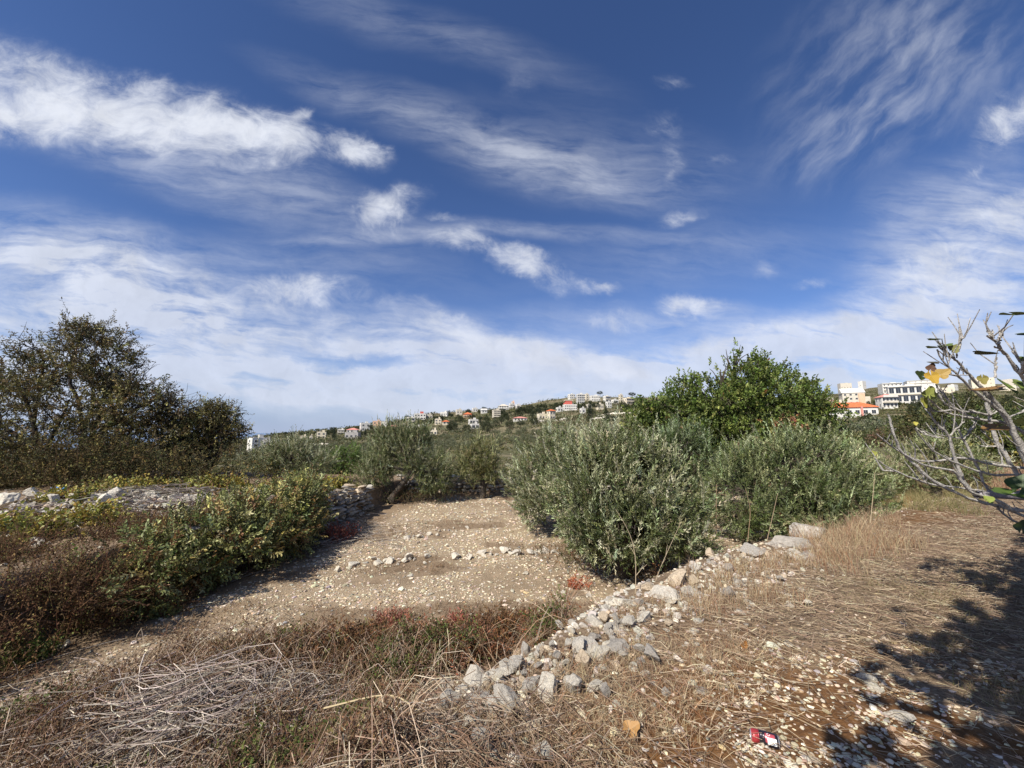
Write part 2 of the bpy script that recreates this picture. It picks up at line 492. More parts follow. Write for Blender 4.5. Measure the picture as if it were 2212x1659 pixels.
V0 = np.array([-.10, -.10, -.11, -.12, -.13, -.15, -.17, -.19, -.195, -.195, -.19, -.18, -.16, -.14, -.115, -.10, -.095, -.095, -.095, -.095, -.095, -.095])
Y0 = 16.0
def far_v(u, Y):
    vr = np.interp(u, UCOL, RV); yr = np.interp(u, UCOL, RY); ex = np.interp(u, UCOL, EX); v0 = np.interp(u, UCOL, V0)
    t = np.log(np.maximum(Y, Y0) / Y0) / np.log(yr / Y0)
    return v0 + (vr - v0) * np.clip(t, 0, 1) ** ex
def far_h(X, Y):
    u = X / Y
    yr = np.interp(u, UCOL, RY)
    h = CAM_Z + Y * far_v(u, Y)
    zr = CAM_Z + yr * np.interp(u, UCOL, RV)
    over = Y > yr
    h = np.where(over, zr + (Y - yr) * -.05 - ((Y - yr) / 300.) ** 2 * 12, h)
    h = np.maximum(h, -262)
    amp = np.clip((Y - 20) / 200, 0, 1)
    h = h + amp * (5 * (fbm(X / 60, Y / 60, 21) - .5) + 1.6 * (fbm(X / 14, Y / 14, 22) - .5))
    # cultivated terraces
    st = 2.2
    q = h / st
    hq = (np.floor(q) + ss(q - np.floor(q), .72, 1.0)) * st
    return h + (hq - h) * .55 * np.clip((Y - 30) / 60, 0, 1) * np.clip((700 - Y) / 200, 0, 1)
def ground(X, Y):
    X = np.asarray(X, float).ravel(); Y = np.asarray(Y, float).ravel()
    n = near_h(X, Y); f = far_h(X, np.maximum(Y, 12.))
    t = ss(Y, 15, 21)
    return n * (1 - t) + f * t
def gz(x, y): return float(ground([x], [y])[0])
def hit(px, py):
    """the ground point seen at a picture point"""
    u, v = uv(px, py)
    Y = np.exp(np.linspace(math.log(.8), math.log(1200), 2600))
    g = ground(u * Y, Y)
    z = CAM_Z + v * Y
    i = np.argmax(z < g)
    if not (z < g).any(): i = len(Y) - 1
    return np.array([u * Y[i], Y[i], g[i]])

def grid_mesh(XX, YY, H, name, m, kind='structure', smooth=True, col=None):
    ny, nx = XX.shape
    g = Geo()
    idx = np.arange(ny * nx).reshape(ny, nx)
    F = np.stack([idx[:-1, :-1], idx[:-1, 1:], idx[1:, 1:], idx[1:, :-1]], -1).reshape(-1, 4)
    g.add(np.stack([XX.ravel(), YY.ravel(), H.ravel()], 1), F, col)
    return tag(g.obj(name, m, smooth=smooth), kind=kind)

# near ground: masks for soil kinds in its colour attribute (r gravel, g straw, b rust moss)
def masks(X, Y):
    P = np.stack([X, Y], 1)
    e = sdist(P, EDGE); w = sdist(P, WALL)
    n1 = fbm(X * .9, Y * .9, 31); n2 = fbm(X * 2.3, Y * 2.3, 32)
    inf = ss(-e, .5, 1.6) * ss(w, .3, 1.3) * ss(14 - Y, 0, 1)
    patch = fbm(X * .55, Y * 1.3, 37) * .75 + .25 * fbm(X * 2.2, Y * 4.5, 38)
    grav = inf * (.08 + 1.1 * ss(patch, .40, .56)) * (.5 + .6 * ss(n1, .3, .6))
    grav = np.maximum(grav, inf * .9 * np.exp(-((w - 1.9) / .5) ** 2))
    grav = np.maximum(grav, .75 * ss(w, .5, 1.3) * ss(-w, -3.4, -2.6) * ss(5.5 - Y, 0, 1) * ss(-e, .4, 1.2))
    # gravel on the near right
    gr = ss(e, .5, 1.4) * ss(4.6 - Y - .25 * X, 0, 1.6) * ss(n2, .25, .5)
    grav = np.maximum(grav, gr * (.25 + .5 * ss(fbm(X * 4, Y * 4, 39), .4, .6)))
    straw = ss(e, .3, 1.2) * ss(Y + .35 * X - 3.2, 0, 1.5) * (.6 + .6 * n1)
    rust = ss(e, .2, 1) * ss(4.2 - Y, 0, 2) * ss(n2, .36, .55)
    rust = np.maximum(rust, ss(e, -.6, .3) * ss(X, 4, 5.5) * ss(8.5 - Y, 0, 1) * ss(Y - 6, 0, 1) * .8)
    return np.clip(np.stack([grav, straw, rust], 1), 0, 1)

def ground_mat():
    m, T, b = mat('stony_soil', .95, .1)
    tc = T.n('ShaderNodeTexCoord'); P = tc.outputs['Object']
    a = T.n('ShaderNodeAttribute', attribute_name='Col')
    s = T.n('ShaderNodeSeparateColor'); T.l(a.outputs['Color'], s.inputs[0])
    soil = T.mix(T.rng(T.noise(P, 3.5, 8, .65), .3, .7), (.11, .07, .042), (.235, .165, .105))
    soil = T.mix(T.rng(T.noise(P, 45, 6, .7), .38, .68), soil, (.34, .255, .17))
    v = T.n('ShaderNodeTexVoronoi'); T.l(P, v.inputs['Vector']); v.inputs['Scale'].default_value = 34
    peb = T.rng(v.outputs['Distance'], .22, .42, 1, 0)
    sc = T.n('ShaderNodeSeparateColor'); T.l(v.outputs['Color'], sc.inputs[0])
    pick = T.rng(sc.outputs[0], .35, .55)
    pc = T.mix(sc.outputs[1], (.55, .46, .34), (.34, .27, .19))
    gm = T.math('MULTIPLY', T.math('MULTIPLY', peb, pick), T.rng(s.outputs[0], .05, .7))
    gravel_base = T.mix(T.rng(T.noise(P, 60, 5, .7), .35, .65), (.30, .22, .14), (.54, .43, .29))
    c = T.mix(T.math('MULTIPLY', s.outputs[0], .75), soil, gravel_base)
    rust = T.mix(T.rng(T.noise(P, 20, 5, .6), .35, .65), (.11, .045, .015), (.21, .095, .03))
    c = T.mix(T.math('MULTIPLY', s.outputs[2], .85), c, rust)
    mp = T.n('ShaderNodeMapping'); T.l(P, mp.inputs[0]); mp.inputs['Rotation'].default_value = (0, 0, R(25)); mp.inputs['Scale'].default_value = (9, 120, 1)
    st = T.mix(T.rng(T.noise(mp.outputs[0], 1., 5, .6), .35, .65), (.12, .08, .052), (.33, .25, .165))
    c = T.mix(T.math('MULTIPLY', s.outputs[1], .8), c, st)
    c = T.mix(gm, c, pc)
    T.l(c, b.inputs['Base Color'])
    bp = T.n('ShaderNodeBump'); bp.inputs['Strength'].default_value = .9; bp.inputs['Distance'].default_value = .02
    hgt = T.math('ADD', T.noise(P, 38, 7, .7), T.math('MULTIPLY', gm, .8))
    T.l(hgt, bp.inputs['Height']); T.l(bp.outputs[0], b.inputs['Normal'])
    return m
xs = np.concatenate([np.linspace(-26, -8, 60, endpoint=False), np.linspace(-8, 9, 380, endpoint=False), np.linspace(9, 34, 90)])
ys = np.concatenate([np.linspace(-10, 0, 40, endpoint=False), np.linspace(0, 9, 230, endpoint=False), np.linspace(9, 24, 170)])
XX, YY = np.meshgrid(xs, ys)
H = ground(XX, YY).reshape(XX.shape)
rim = np.minimum.reduce([ss(24 - YY, 0, 1.5)])
H = H - .6 * (1 - rim)
grid_mesh(XX, YY, H, 'ground', ground_mat(), col=masks(XX.ravel(), YY.ravel()))

def hill_mat():
    m, T, b = mat('hillside_scrub', .95, .1)
    tc = T.n('ShaderNodeTexCoord'); P = tc.outputs['Object']
    mp = T.n('ShaderNodeMapping'); T.l(P, mp.inputs[0]); mp.inputs['Scale'].default_value = (.35, 1, 1)
    a = T.rng(T.noise(mp.outputs[0], .05, 8, .65), .35, .65)
    c = T.mix(a, (.12, .115, .058), (.25, .205, .13))
    n2 = T.noise(P, .35, 8, .7)
    c = T.mix(T.rng(n2, .46, .70), c, (.055, .062, .028))
    c = T.mix(T.rng(T.noise(mp.outputs[0], .12, 7, .7), .62, .72), c, (.30, .22, .15))
    T.l(c, b.inputs['Base Color'])
    bp = T.n('ShaderNodeBump'); bp.inputs['Strength'].default_value = 1; bp.inputs['Distance'].default_value = 1.0
    T.l(n2, bp.inputs['Height']); T.l(bp.outputs[0], b.inputs['Normal'])
    return m
us = np.linspace(-2.6, 2.6, 420)
Ys = np.exp(np.concatenate([np.linspace(math.log(19.), math.log(1300), 330), np.linspace(math.log(1320), math.log(4200), 14)]))
UU, YY2 = np.meshgrid(us, Ys)
XX2 = UU * YY2
H2 = ground(XX2, YY2).reshape(XX2.shape)
H2 -= .35 * ss(-YY2, -22.5, -19)
grid_mesh(XX2, YY2, H2, 'hill', hill_mat())

# sea far below, to the west
g = Geo()
g.add([[-90000, -30000, -255], [90000, -30000, -255], [90000, 90000, -255], [-90000, 90000, -255]], [[0, 1, 2, 3]])
m, T, b = mat('sea_water', .32, .5)
b.inputs['Base Color'].default_value = (.10, .17, .30, 1)
tc = T.n('ShaderNodeTexCoord')
T.l(T.mix(T.rng(T.noise(tc.outputs['Object'], .0006, 5, .6), .3, .7), (.09, .16, .29), (.13, .21, .34)), b.inputs['Base Color'])
tag(g.obj('sea', m), kind='structure')

# ------------------------------------------------------------------ plants
def jit(r, base, n, a=.18, b=.10):
    """n colours round a base colour"""
    base = np.asarray(base, float)
    return np.clip(base[None] * (1 + r.normal(size=(n, 1)) * a) * (1 + r.normal(size=(n, 3)) * b), .004, .9)
def pick(r, cols, w, n, a=.18, b=.035):
    i = r.choice(len(cols), n, p=np.array(w) / sum(w))
    return np.clip(np.asarray(cols, float)[i] * (1 + r.normal(size=(n, 1)) * a) * (1 + r.normal(size=(n, 3)) * b), .004, .9)
def lobe_points(r, lobes, n, lo=.55, hi=1.05, low_cut=None, rough=.16):
    L = np.array(lobes, float)
    w = (L[:, 3] * L[:, 4] + L[:, 4] * L[:, 5] + L[:, 3] * L[:, 5])
    i = r.choice(len(L), n, p=w / w.sum())
    d = rdir(r, n)
    rad = lo + (hi - lo) * r.random((n, 1)) ** .6
    wob = 1 + rough * (np.sin(d[:, :1] * 5.1 + i[:, None]) + np.sin(d[:, 1:2] * 6.3 + d[:, 2:3] * 4 + i[:, None] * 2.2))
    Pp = L[i, :3] + d * L[i, 3:6] * rad * wob
    nrm = norm(d / L[i, 3:6])
    # drop points deep inside another lobe
    keep = np.ones(n, bool)
    for k in range(len(L)):
        q = np.linalg.norm((Pp - L[k, :3]) / L[k, 3:6], axis=1)
        keep &= ~((q < .5) & (i != k))
    if low_cut is not None: keep &= Pp[:, 2] > low_cut
    return Pp[keep], nrm[keep], i[keep]
def sprigs(g, r, Pp, D, length, k, leafL, leafW, cols, colw, stemcol=None, stemr=.003, spread=.75, curve=.25, up=0., six=False, fold=.1, a=.2, droop=0., planar=False):
    n = len(Pp)
    length = np.broadcast_to(np.asarray(length, float).reshape(-1, 1), (n, 1)) * r.uniform(.6, 1.3, (n, 1))
    side = norm(np.cross(D, rdir(r, n)))
    bend = norm(rdir(r, n) + np.array([0, 0, up - droop * 2]))
    t = (np.arange(k) + .6) / k
    base = Pp[:, None] + D[:, None] * (length[:, None] * t[None, :, None]) + bend[:, None] * (length[:, None] * curve * t[None, :, None] ** 2)
    ax = norm(D[:, None] + bend[:, None] * (2 * curve * t[None, :, None]))
    s2 = np.cross(D, side)
    sgn = np.where(np.arange(k) % 2 == 0, 1., -1.)
    rot = (0 if planar else 1) * (np.arange(k) % 4 // 2)
    lat = np.where(rot[None, :, None] > 0, s2[:, None], side[:, None]) * sgn[None, :, None]
    ld = norm(ax + lat * spread + r.normal(size=(n, k, 3)) * .18 + np.array([0, 0, -droop]))
    nn = norm(np.cross(ld, lat + 1e-3) + r.normal(size=(n, k, 3)) * .35)
    nl = n * k
    c = np.repeat(pick(r, cols, colw, n, a, .06), k, axis=0) * (1 + r.normal(size=(nl, 1)) * .14)
    c = np.clip(c, .004, .9)
    sz = r.uniform(.7, 1.25, nl)
    (leafset6 if six else leafset)(g, base.reshape(-1, 3), ld.reshape(-1, 3), nn.reshape(-1, 3), leafL * sz, leafW * sz, c, fold)
    if stemcol is not None:
        tt = np.array([0, .5, 1.])
        pts = Pp[:, None] + D[:, None] * (length[:, None] * tt[None, :, None]) + bend[:, None] * (length[:, None] * curve * tt[None, :, None] ** 2)
        tubes(g, pts, np.array([[1, .7, .3]]) * stemr, jit(r, stemcol, n), 3)
def limbs(g, r, root, targets, r0, r1, col, k=7, sides=6, sag=.12, wob=.08):
    root = np.asarray(root, float); n = len(targets)
    t = np.linspace(0, 1, k)
    T = np.asarray(targets, float)
    L = np.linalg.norm(T - root, axis=1)[:, None, None]
    pts = root + (T - root)[:, None] * t[None, :, None]
    pts[..., 2] += (np.sin(t * PI) * sag)[None] * L[..., 0]
    w = np.cumsum(r.normal(size=(n, k, 3)), 1) * wob * L / k ** .5 * np.sin(t * PI)[None, :, None]
    pts = pts + w * .6
    rad = np.broadcast_to(r0, (n,))[:, None] * (1 - t[None]) + r1 * t[None]
    tubes(g, pts, rad, jit(r, col, n, .12, .04), sides)
    return pts
def trunk_tube(g, r, pts, radii, col, sides=10):
    P_ = smooth_path(pts, 9)
    rr = np.interp(np.linspace(0, 1, 9), np.linspace(0, 1, len(radii)), radii)
    rr = rr * (1 + .12 * r.normal(size=9))
    tubes(g, P_[None], rr[None], np.array(col)[None] * 1., sides)
    return P_[-1]

OLIVE_C = [(.105, .13, .042), (.18, .20, .078), (.35, .365, .20), (.53, .53, .34), (.055, .07, .022)]
OLIVE_W = [.30, .28, .20, .11, .11]
BARK = (.085, .07, .055)
def olive_meshes(seed, lobes, nsp, forks, low=.05, leafL=.062, leafW=.016, spr=.24, k=15, colw=OLIVE_W, tint=(1, 1, 1), trunks=None):
    r = rg(seed)
    gt = Geo(); gc = Geo()
    trunks = trunks or [[(0, 0, -.1), (.06, .02, .3), (-.03, .05, .7)]]
    L = np.array(lobes, float)
    tips = []
    for tr in trunks:
        tips.append(trunk_tube(gt, r, np.array(tr, float), [.15, .11, .085], BARK))
    for li, l in enumerate(L):
        root = tips[np.argmin([np.hypot(l[0] - q[0], l[1] - q[1]) for q in tips])]
        m = limbs(gt, r, root, [l[:3]], .055, .028, BARK, 7, 7)
        n2 = forks
        d = rdir(r, n2); d[:, 2] = np.abs(d[:, 2]) * .8 + .1 * r.normal(size=n2)
        tg = l[:3] + d * l[3:6] * .9
        m2 = limbs(gt, r, m[0, 4], tg, .022, .006, BARK, 6, 4)
        st = m2[:, r.integers(2, 5)]
        for q in range(3):
            t3 = m2[:, 4] + rdir(r, n2) * .35 * l[3:6].mean()
            gg = np.stack([m2[:, 3], (m2[:, 3] + t3) / 2 + r.normal(size=(n2, 3)) * .03, t3], 1)
            tubes(gt, gg, np.array([[.009, .006, .003]]), jit(r, BARK, n2), 3)
    Pp, Nn, li = lobe_points(r, lobes, int(nsp * 1.35), .45, 1.04, low, .2)
    ga = fbm(Pp[:, 0] * 2.6 + seed, Pp[:, 2] * 2.6 + Pp[:, 1] * 1.5, seed, 3)
    k_ = ga > .41
    Pp, Nn = Pp[k_], Nn[k_]
    D = norm(Nn * .95 + np.array([0, 0, .38]) + r.normal(size=Nn.shape) * .45)
    sprigs(gc, r, Pp - D * spr * .4, D, spr, k, leafL, leafW, [tuple(np.array(c) * tint) for c in OLIVE_C], colw, (.14, .13, .09), .0022, .62, .22, up=.2)
    # long shoots standing out of the outline
    m = (r.random(len(Pp)) < .26)
    Dl = norm(Nn[m] * .5 + np.array([0, 0, .9]) + r.normal(size=(m.sum(), 3)) * .3)
    sprigs(gc, r, Pp[m], Dl, spr * 1.7, k + 6, leafL * .95, leafW, [tuple(np.array(c) * tint) for c in OLIVE_C], [.10, .22, .36, .28, .04], (.20, .19, .14), .0022, .5, .25, up=.1)
    return gt, gc
def plant_tree(name, label, cat, loc, gt, gc, group=None, rz=0., scale=1., crown='crown', stem='trunk', mats=(M_bark, M_leaf)):
    t = tag(empty(name, loc, rz, scale), label, cat, group)
    if gt is not None: gt.obj(stem, mats[0], t, smooth=True)
    gc.obj(crown, mats[1], t)
    return t

# the big bushy olive on the near edge of the field
X0, Y0_ = 1.86, 7.0
z0 = gz(X0, Y0_)
lob = [(0, 0, 1.35, 1.0, .9, .85), (-.62, -.1, 1.12, .6, .7, .62), (.72, .05, 1.05, .62, .7, .66), (.3, -.45, .85, .8, .6, .5), (-.3, -.45, .85, .65, .6, .45),
       (1.0, -.1, .66, .42, .5, .36), (.15, .1, 1.95, .6, .6, .38), (-.42, .1, 1.75, .45, .5, .36), (.65, .1, 1.7, .42, .5, .36), (1.12, 0, 1.2, .32, .4, .36)]
gt, gc = olive_meshes(101, lob, 5800, 7, .4, trunks=[[(.05, -.1, -.15), (.0, -.12, .25), (.12, -.05, .75)], [(.14, .0, -.15), (.3, .1, .3), (.45, .1, .7)]])
plant_tree('olive_tree', 'big bushy olive tree standing at the edge of the stony field, nearest of the olives', 'olive tree', (X0, Y0_, z0), gt, gc, scale=(1.02, 1, 1.04))
# olive touching it from behind on the left
X1, Y1 = 1.25, 9.6
lob = [(0, 0, 1.7, 1.0, 1.0, .8), (-.75, 0, 1.3, .6, .8, .7), (.8, 0, 1.6, .8, .8, .7), (-.8, -.1, .85, .45, .6, .45), (-.2, 0, 2.15, .75, .7, .5), (-.3, -.5, .9, .8, .6, .6), (.7, .1, 2.1, .6, .6, .42)]
gt, gc = olive_meshes(102, lob, 3600, 6, .15, tint=(1.08, 1.06, 1.1))
plant_tree('olive_tree', 'pale silvery olive tree filling the gap left behind the big bushy olive', 'olive tree', (X1, Y1, gz(X1, Y1)), gt, gc, scale=(.95, 1, .93))
# wide dark olive on the right
X2, Y2_ = 6.2, 8.9
lob = [(0, 0, 1.4, 1.25, 1.1, .95), (-1.1, 0, 1.0, .9, .9, .8), (1.15, .1, 1.15, .95, .9, .85), (.2, -.5, .8, 1.2, .8, .65), (1.6, 0, .75, .6, .7, .6), (-1.35, -.2, .6, .55, .6, .5), (.45, .1, 2.0, .9, .8, .55), (-.4, 0, 1.75, .8, .8, .55), (1.3, .1, 1.75, .6, .6, .45)]
gt, gc = olive_meshes(103, lob, 5000, 7, .1, tint=(.9, .97, .85), colw=[.36, .26, .17, .07, .15], trunks=[[(0, 0, -.1), (.1, 0, .3), (.0, .05, .75)], [(.5, .1, -.1), (.6, .1, .3), (.75, .1, .7)]])
plant_tree('olive_tree', 'wide dark green olive tree beyond the outcrop, below the broad green tree', 'olive tree', (X2, Y2_, gz(X2, Y2_)), gt, gc, scale=(.97, .95, .98))
# small round dark olive between the two
X3, Y3 = 4.75, 11.2
lob = [(0, 0, 1.35, 1.0, .9, 1.0), (-.5, 0, 1.2, .7, .7, .8), (.6, 0, 1.1, .7, .7, .8), (.1, 0, 1.95, .65, .6, .5)]
gt, gc = olive_meshes(104, lob, 1900, 6, .15, tint=(.72, .85, .78), colw=[.5, .22, .1, .03, .2])
plant_tree('olive_tree', 'round dark olive tree in the gap between the two widest olives', 'olive tree', (X3, Y3, gz(X3, Y3)), gt, gc)
# leaning olive beside the end of the dry wall
X4, Y4 = -3.45, 12.6
lob = [(0, 0, 1.75, 1.15, 1.0, .8), (-.8, 0, 1.4, .75, .8, .75), (.95, 0, 1.2, .8, .8, .8), (-.45, 0, 2.25, .75, .7, .45), (1.35, 0, .85, .55, .6, .55), (-1.15, -.2, .95, .6, .6, .6), (.4, .1, 2.05, .7, .7, .5)]
gt, gc = olive_meshes(105, lob, 3000, 6, .35, tint=(1.0, 1.0, .95), colw=[.38, .26, .2, .08, .12], trunks=[[(-.55, -.3, -.2), (-.35, -.3, .25), (.0, -.2, .62), (.25, -.1, .95)]])
plant_tree('olive_tree', 'olive tree with a dark leaning trunk at the end of the dry stone wall', 'olive tree', (X4, Y4, gz(X4, Y4)), gt, gc, scale=(.80, .9, .95))
# slim olive before the back wall
X5, Y5 = -1.05, 13.3
lob = [(0, 0, 1.6, .85, .8, .7), (-.45, 0, 1.2, .6, .6, .6), (.5, 0, 1.15, .6, .6, .6), (.1, 0, 2.1, .6, .6, .4)]
gt, gc = olive_meshes(106, lob, 1500, 6, .55, tint=(1.1, 1.02, .85), colw=[.36, .28, .18, .06, .12], trunks=[[(.05, 0, -.1), (.12, 0, .4), (.0, .05, .9)]])
plant_tree('olive_tree', 'small olive tree with an upright trunk in front of the far stone wall', 'olive tree', (X5, Y5, gz(X5, Y5)), gt, gc, scale=(.82, .9, .8))
# low silvery olive on the left terrace
X6, Y6 = -7.25, 12.9
lob = [(0, 0, .95, 1.15, .9, .65), (-.9, 0, .85, .7, .8, .5), (.8, 0, .8, .65, .8, .5), (-.1, 0, 1.4, .6, .6, .3)]
gt, gc = olive_meshes(107, lob, 2300, 5, .05, tint=(1.15, 1.12, 1.15))
plant_tree('olive_tree', 'low silvery olive tree just below the white block of flats', 'olive tree', (X6, Y6, gz(X6, Y6)), gt, gc, scale=(.9, .9, .86))
# two olives behind the fig
for (x, y, sx, lab) in ((10.6, 12.8, 1.0, 'silvery olive tree behind the bare fig branches, left of the pair there'), (14.6, 13.6, 1.1, 'silvery olive tree behind the bare fig branches, right of the pair there')):
    lob = [(0, 0, 1.0, 1.2, 1.0, .7), (-1.0, 0, .8, .8, .8, .6), (1.0, 0, .8, .8, .8, .6), (.2, 0, 1.5, .7, .7, .35)]
    gt, gc = olive_meshes(int(x * 10), lob, 1500, 5, .05, tint=(1.05, 1.05, .95))
    plant_tree('olive_tree', lab, 'olive tree', (x, y, gz(x, y)), gt, gc, scale=sx)

# the broad bright green tree behind the olives
def carob():
    r = rg(120)
    gt = Geo(); gc = Geo()
    lobes = [(0, 0, 3.0, 1.7, 1.5, .95), (-2.1, 0, 2.7, 1.2, 1.1, .8), (1.9, 0, 2.7, 1.3, 1.2, .9), (.3, 0, 3.9, 1.1, 1.0, .75), (-1.0, .1, 3.3, 1.0, 1.0, .65), (1.3, 0, 3.6, .9, .9, .65),
             (-3.0, 0, 2.1, .8, .9, .75), (2.8, 0, 2.0, .75, .9, .8), (0, -.4, 2.0, 2.2, 1.2, .8), (-2.2, -.3, 1.4, 1.2, 1.0, .7), (2.0, -.3, 1.5, 1.1, 1.0, .7), (-3.1, -.2, 2.75, .5, .6, .4),
             (.15, 0, 4.75, .45, .4, .42), (.85, 0, 4.45, .3, .4, .36), (-.4, .1, 4.2, .4, .4, .3), (2.6, 0, 3.35, .45, .5, .4), (3.05, 0, 3.15, .3, .3, .25), (-1.6, 0, 3.75, .3, .3, .25)]
    tip = trunk_tube(gt, r, np.array([(0, 0, -.1), (.15, 0, .6), (-.05, 0, 1.3)]), [.28, .22, .16], (.09, .075, .06))
    for l in lobes:
        l = np.array(l)
        m = limbs(gt, r, tip, [l[:3]], .09, .03, (.09, .075, .06), 8, 6)
        d = rdir(r, 9)
        limbs(gt, r, m[0, 5], l[:3] + d * l[3:6] * .95, .03, .008, (.10, .08, .06), 6, 4)
    Pp, Nn, li = lobe_points(r, lobes, 8800, .5, 1.08, .3, .26)
    # sparse: gaps between boughs
    gap = fbm(Pp[:, 0] * 1.6 + 5, Pp[:, 2] * 1.6 + Pp[:, 1], 77, 3)
    k = gap > .42
    Pp, Nn = Pp[k], Nn[k]
    D = norm(Nn + np.array([0, 0, .35]) + r.normal(size=Nn.shape) * .4)
    cols = [(.10, .14, .026), (.15, .20, .042), (.22, .265, .07), (.06, .09, .02), (.32, .33, .09), (.36, .16, .07)]
    w = [.36, .3, .14, .18, .035, .004]
    sprigs(gc, r, Pp - D * .1, D, .26, 9, .085, .05, cols, w, (.12, .10, .06), .004, .9, .15, up=.3, six=True, fold=.06)
    # some warm dying twigs
    q = lobe_points(r, [(.9, -1.3, 2.3, .7, .25, .4), (-.2, -1.3, 1.65, .5, .2, .25), (-1.9, -1.2, 1.3, .35, .2, .2)], 110, .3, 1.0)[0]
    sprigs(gc, r, q, rdir(r, len(q)), .18, 8, .08, .045, [(.36, .17, .08), (.42, .24, .13), (.28, .10, .06)], [1, 1, 1], None, .003, .8, .1, six=True)
    x, y = 7.9, 13.6
    plant_tree('carob_tree', 'broad bright green tree rising above the olives against the sky', 'tree', (x, y, gz(x, y)), gt, gc, scale=(1.0, 1.0, 1.03))
carob()

# big thin brown-leaved tree on the left and the smaller one beside it
def twiggy(seed, name, label, loc, lobes, nb, ntw, cols, w, h0=.5, leaf=.05, ns=5):
    r = rg(seed)
    gt = Geo(); gc = Geo()
    bark = (.040, .034, .030)
    L = np.array(lobes, float)
    roots = []
    for i in range(ns):
        a = i * 2.4
        tip = trunk_tube(gt, r, np.array([(.2 * math.cos(a), .2 * math.sin(a), -.15), (.3 * math.cos(a), .3 * math.sin(a), h0 * .5), (.7 * math.cos(a), .6 * math.sin(a), h0)]), [.14, .10, .08], bark, 8)
        roots.append(tip)
    for l in L:
        root = roots[np.argmin([np.linalg.norm(l[:2] - q[:2]) for q in roots])]
        m = limbs(gt, r, root, [l[:3]], .07, .03, bark, 9, 6, .05, .12)
        d = rdir(r, nb); d[:, 2] = d[:, 2] * .7 + .35
        s = m[0, r.integers(4, 9, nb)]
        tg = l[:3] + d * l[3:6] * r.uniform(.75, 1.05, (nb, 1))
        for j in range(nb):
            m2 = limbs(gt, r, s[j], [tg[j]], .022, .006, bark, 8, 4, -.04, .16)
            kk = m2[0, r.integers(2, 8, 5)]
            t3 = kk + norm(rdir(r, 5) * .8 + norm(tg[j] - s[j]) + np.array([0, 0, .4])) * r.uniform(.2, .6, (5, 1))
            limbs_pts = np.stack([kk, (kk + t3) / 2 + r.normal(size=(5, 3)) * .05, t3], 1)
            tubes(gt, limbs_pts, np.array([[.009, .006, .003]]), jit(r, bark, 5), 3)
    Pp, Nn, li = lobe_points(r, lobes, ntw, .35, 1.05, .1, .2)
    gap = fbm(Pp[:, 0] * 1.9 + 5, Pp[:, 2] * 1.9 + Pp[:, 1], seed, 3)
    k = gap > .43
    Pp, Nn = Pp[k], Nn[k]
    D = norm(Nn * .6 + np.array([0, 0, .5]) + r.normal(size=Nn.shape) * .55)
    sprigs(gc, r, Pp - D * .1, D, .36, 11, leaf, leaf * .42, cols, w, (.06, .045, .036), .006, .8, .4, up=.1, droop=.25, a=.25)
    return plant_tree(name, label, 'tree', loc, gt, gc)
BC = [(.15, .125, .04), (.10, .088, .03), (.25, .21, .07), (.16, .10, .036), (.36, .33, .12), (.09, .10, .03)]
X, Y = -14.9, 12.9
twiggy(130, 'almond_tree', 'large thinly leaved brown tree with dark forking stems above the vines', (X, Y, gz(X, Y)),
       [(0, 0, 2.6, 2.0, 1.7, 1.3), (.6, 0, 4.1, 1.25, 1.2, 1.05), (1.3, 0, 3.6, 1.1, 1.0, 1.0), (-1.6, 0, 3.4, 1.1, 1.1, .9), (-1.3, 0, 4.3, .55, .6, .45), (-2.9, 0, 2.9, 1.2, 1.1, 1.0), (2.2, 0, 2.4, 1.3, 1.2, 1.0),
        (2.8, -.2, 2.4, 1.0, 1.0, .75), (3.6, -.2, 2.4, .6, .8, .42), (2.5, -.3, 3.1, .45, .6, .45), (2.9, -.2, 1.1, 1.5, 1.0, .8), (-.5, -.2, 1.2, 2.5, 1.3, .8), (-3.5, 0, 1.3, 1.5, 1.2, .9), (.2, 0, 5.0, .65, .6, .35)],
       10, 7800, BC, [.3, .25, .15, .15, .05, .1], .7, .085, 6)
X, Y = -11.1, 13.7
twiggy(131, 'almond_tree', 'smaller brown tree standing right of the large thinly leaved one', (X, Y, gz(X, Y)),
       [(0, 0, 1.6, .9, .8, .7), (.55, 0, 2.15, .75, .7, .5), (-.5, 0, 1.9, .6, .6, .5), (1.1, 0, 1.6, .5, .5, .4), (.2, -.1, .9, 1.1, .8, .6)],
       9, 2300, BC, [.3, .25, .2, .1, .1, .1], .5, .08, 4)

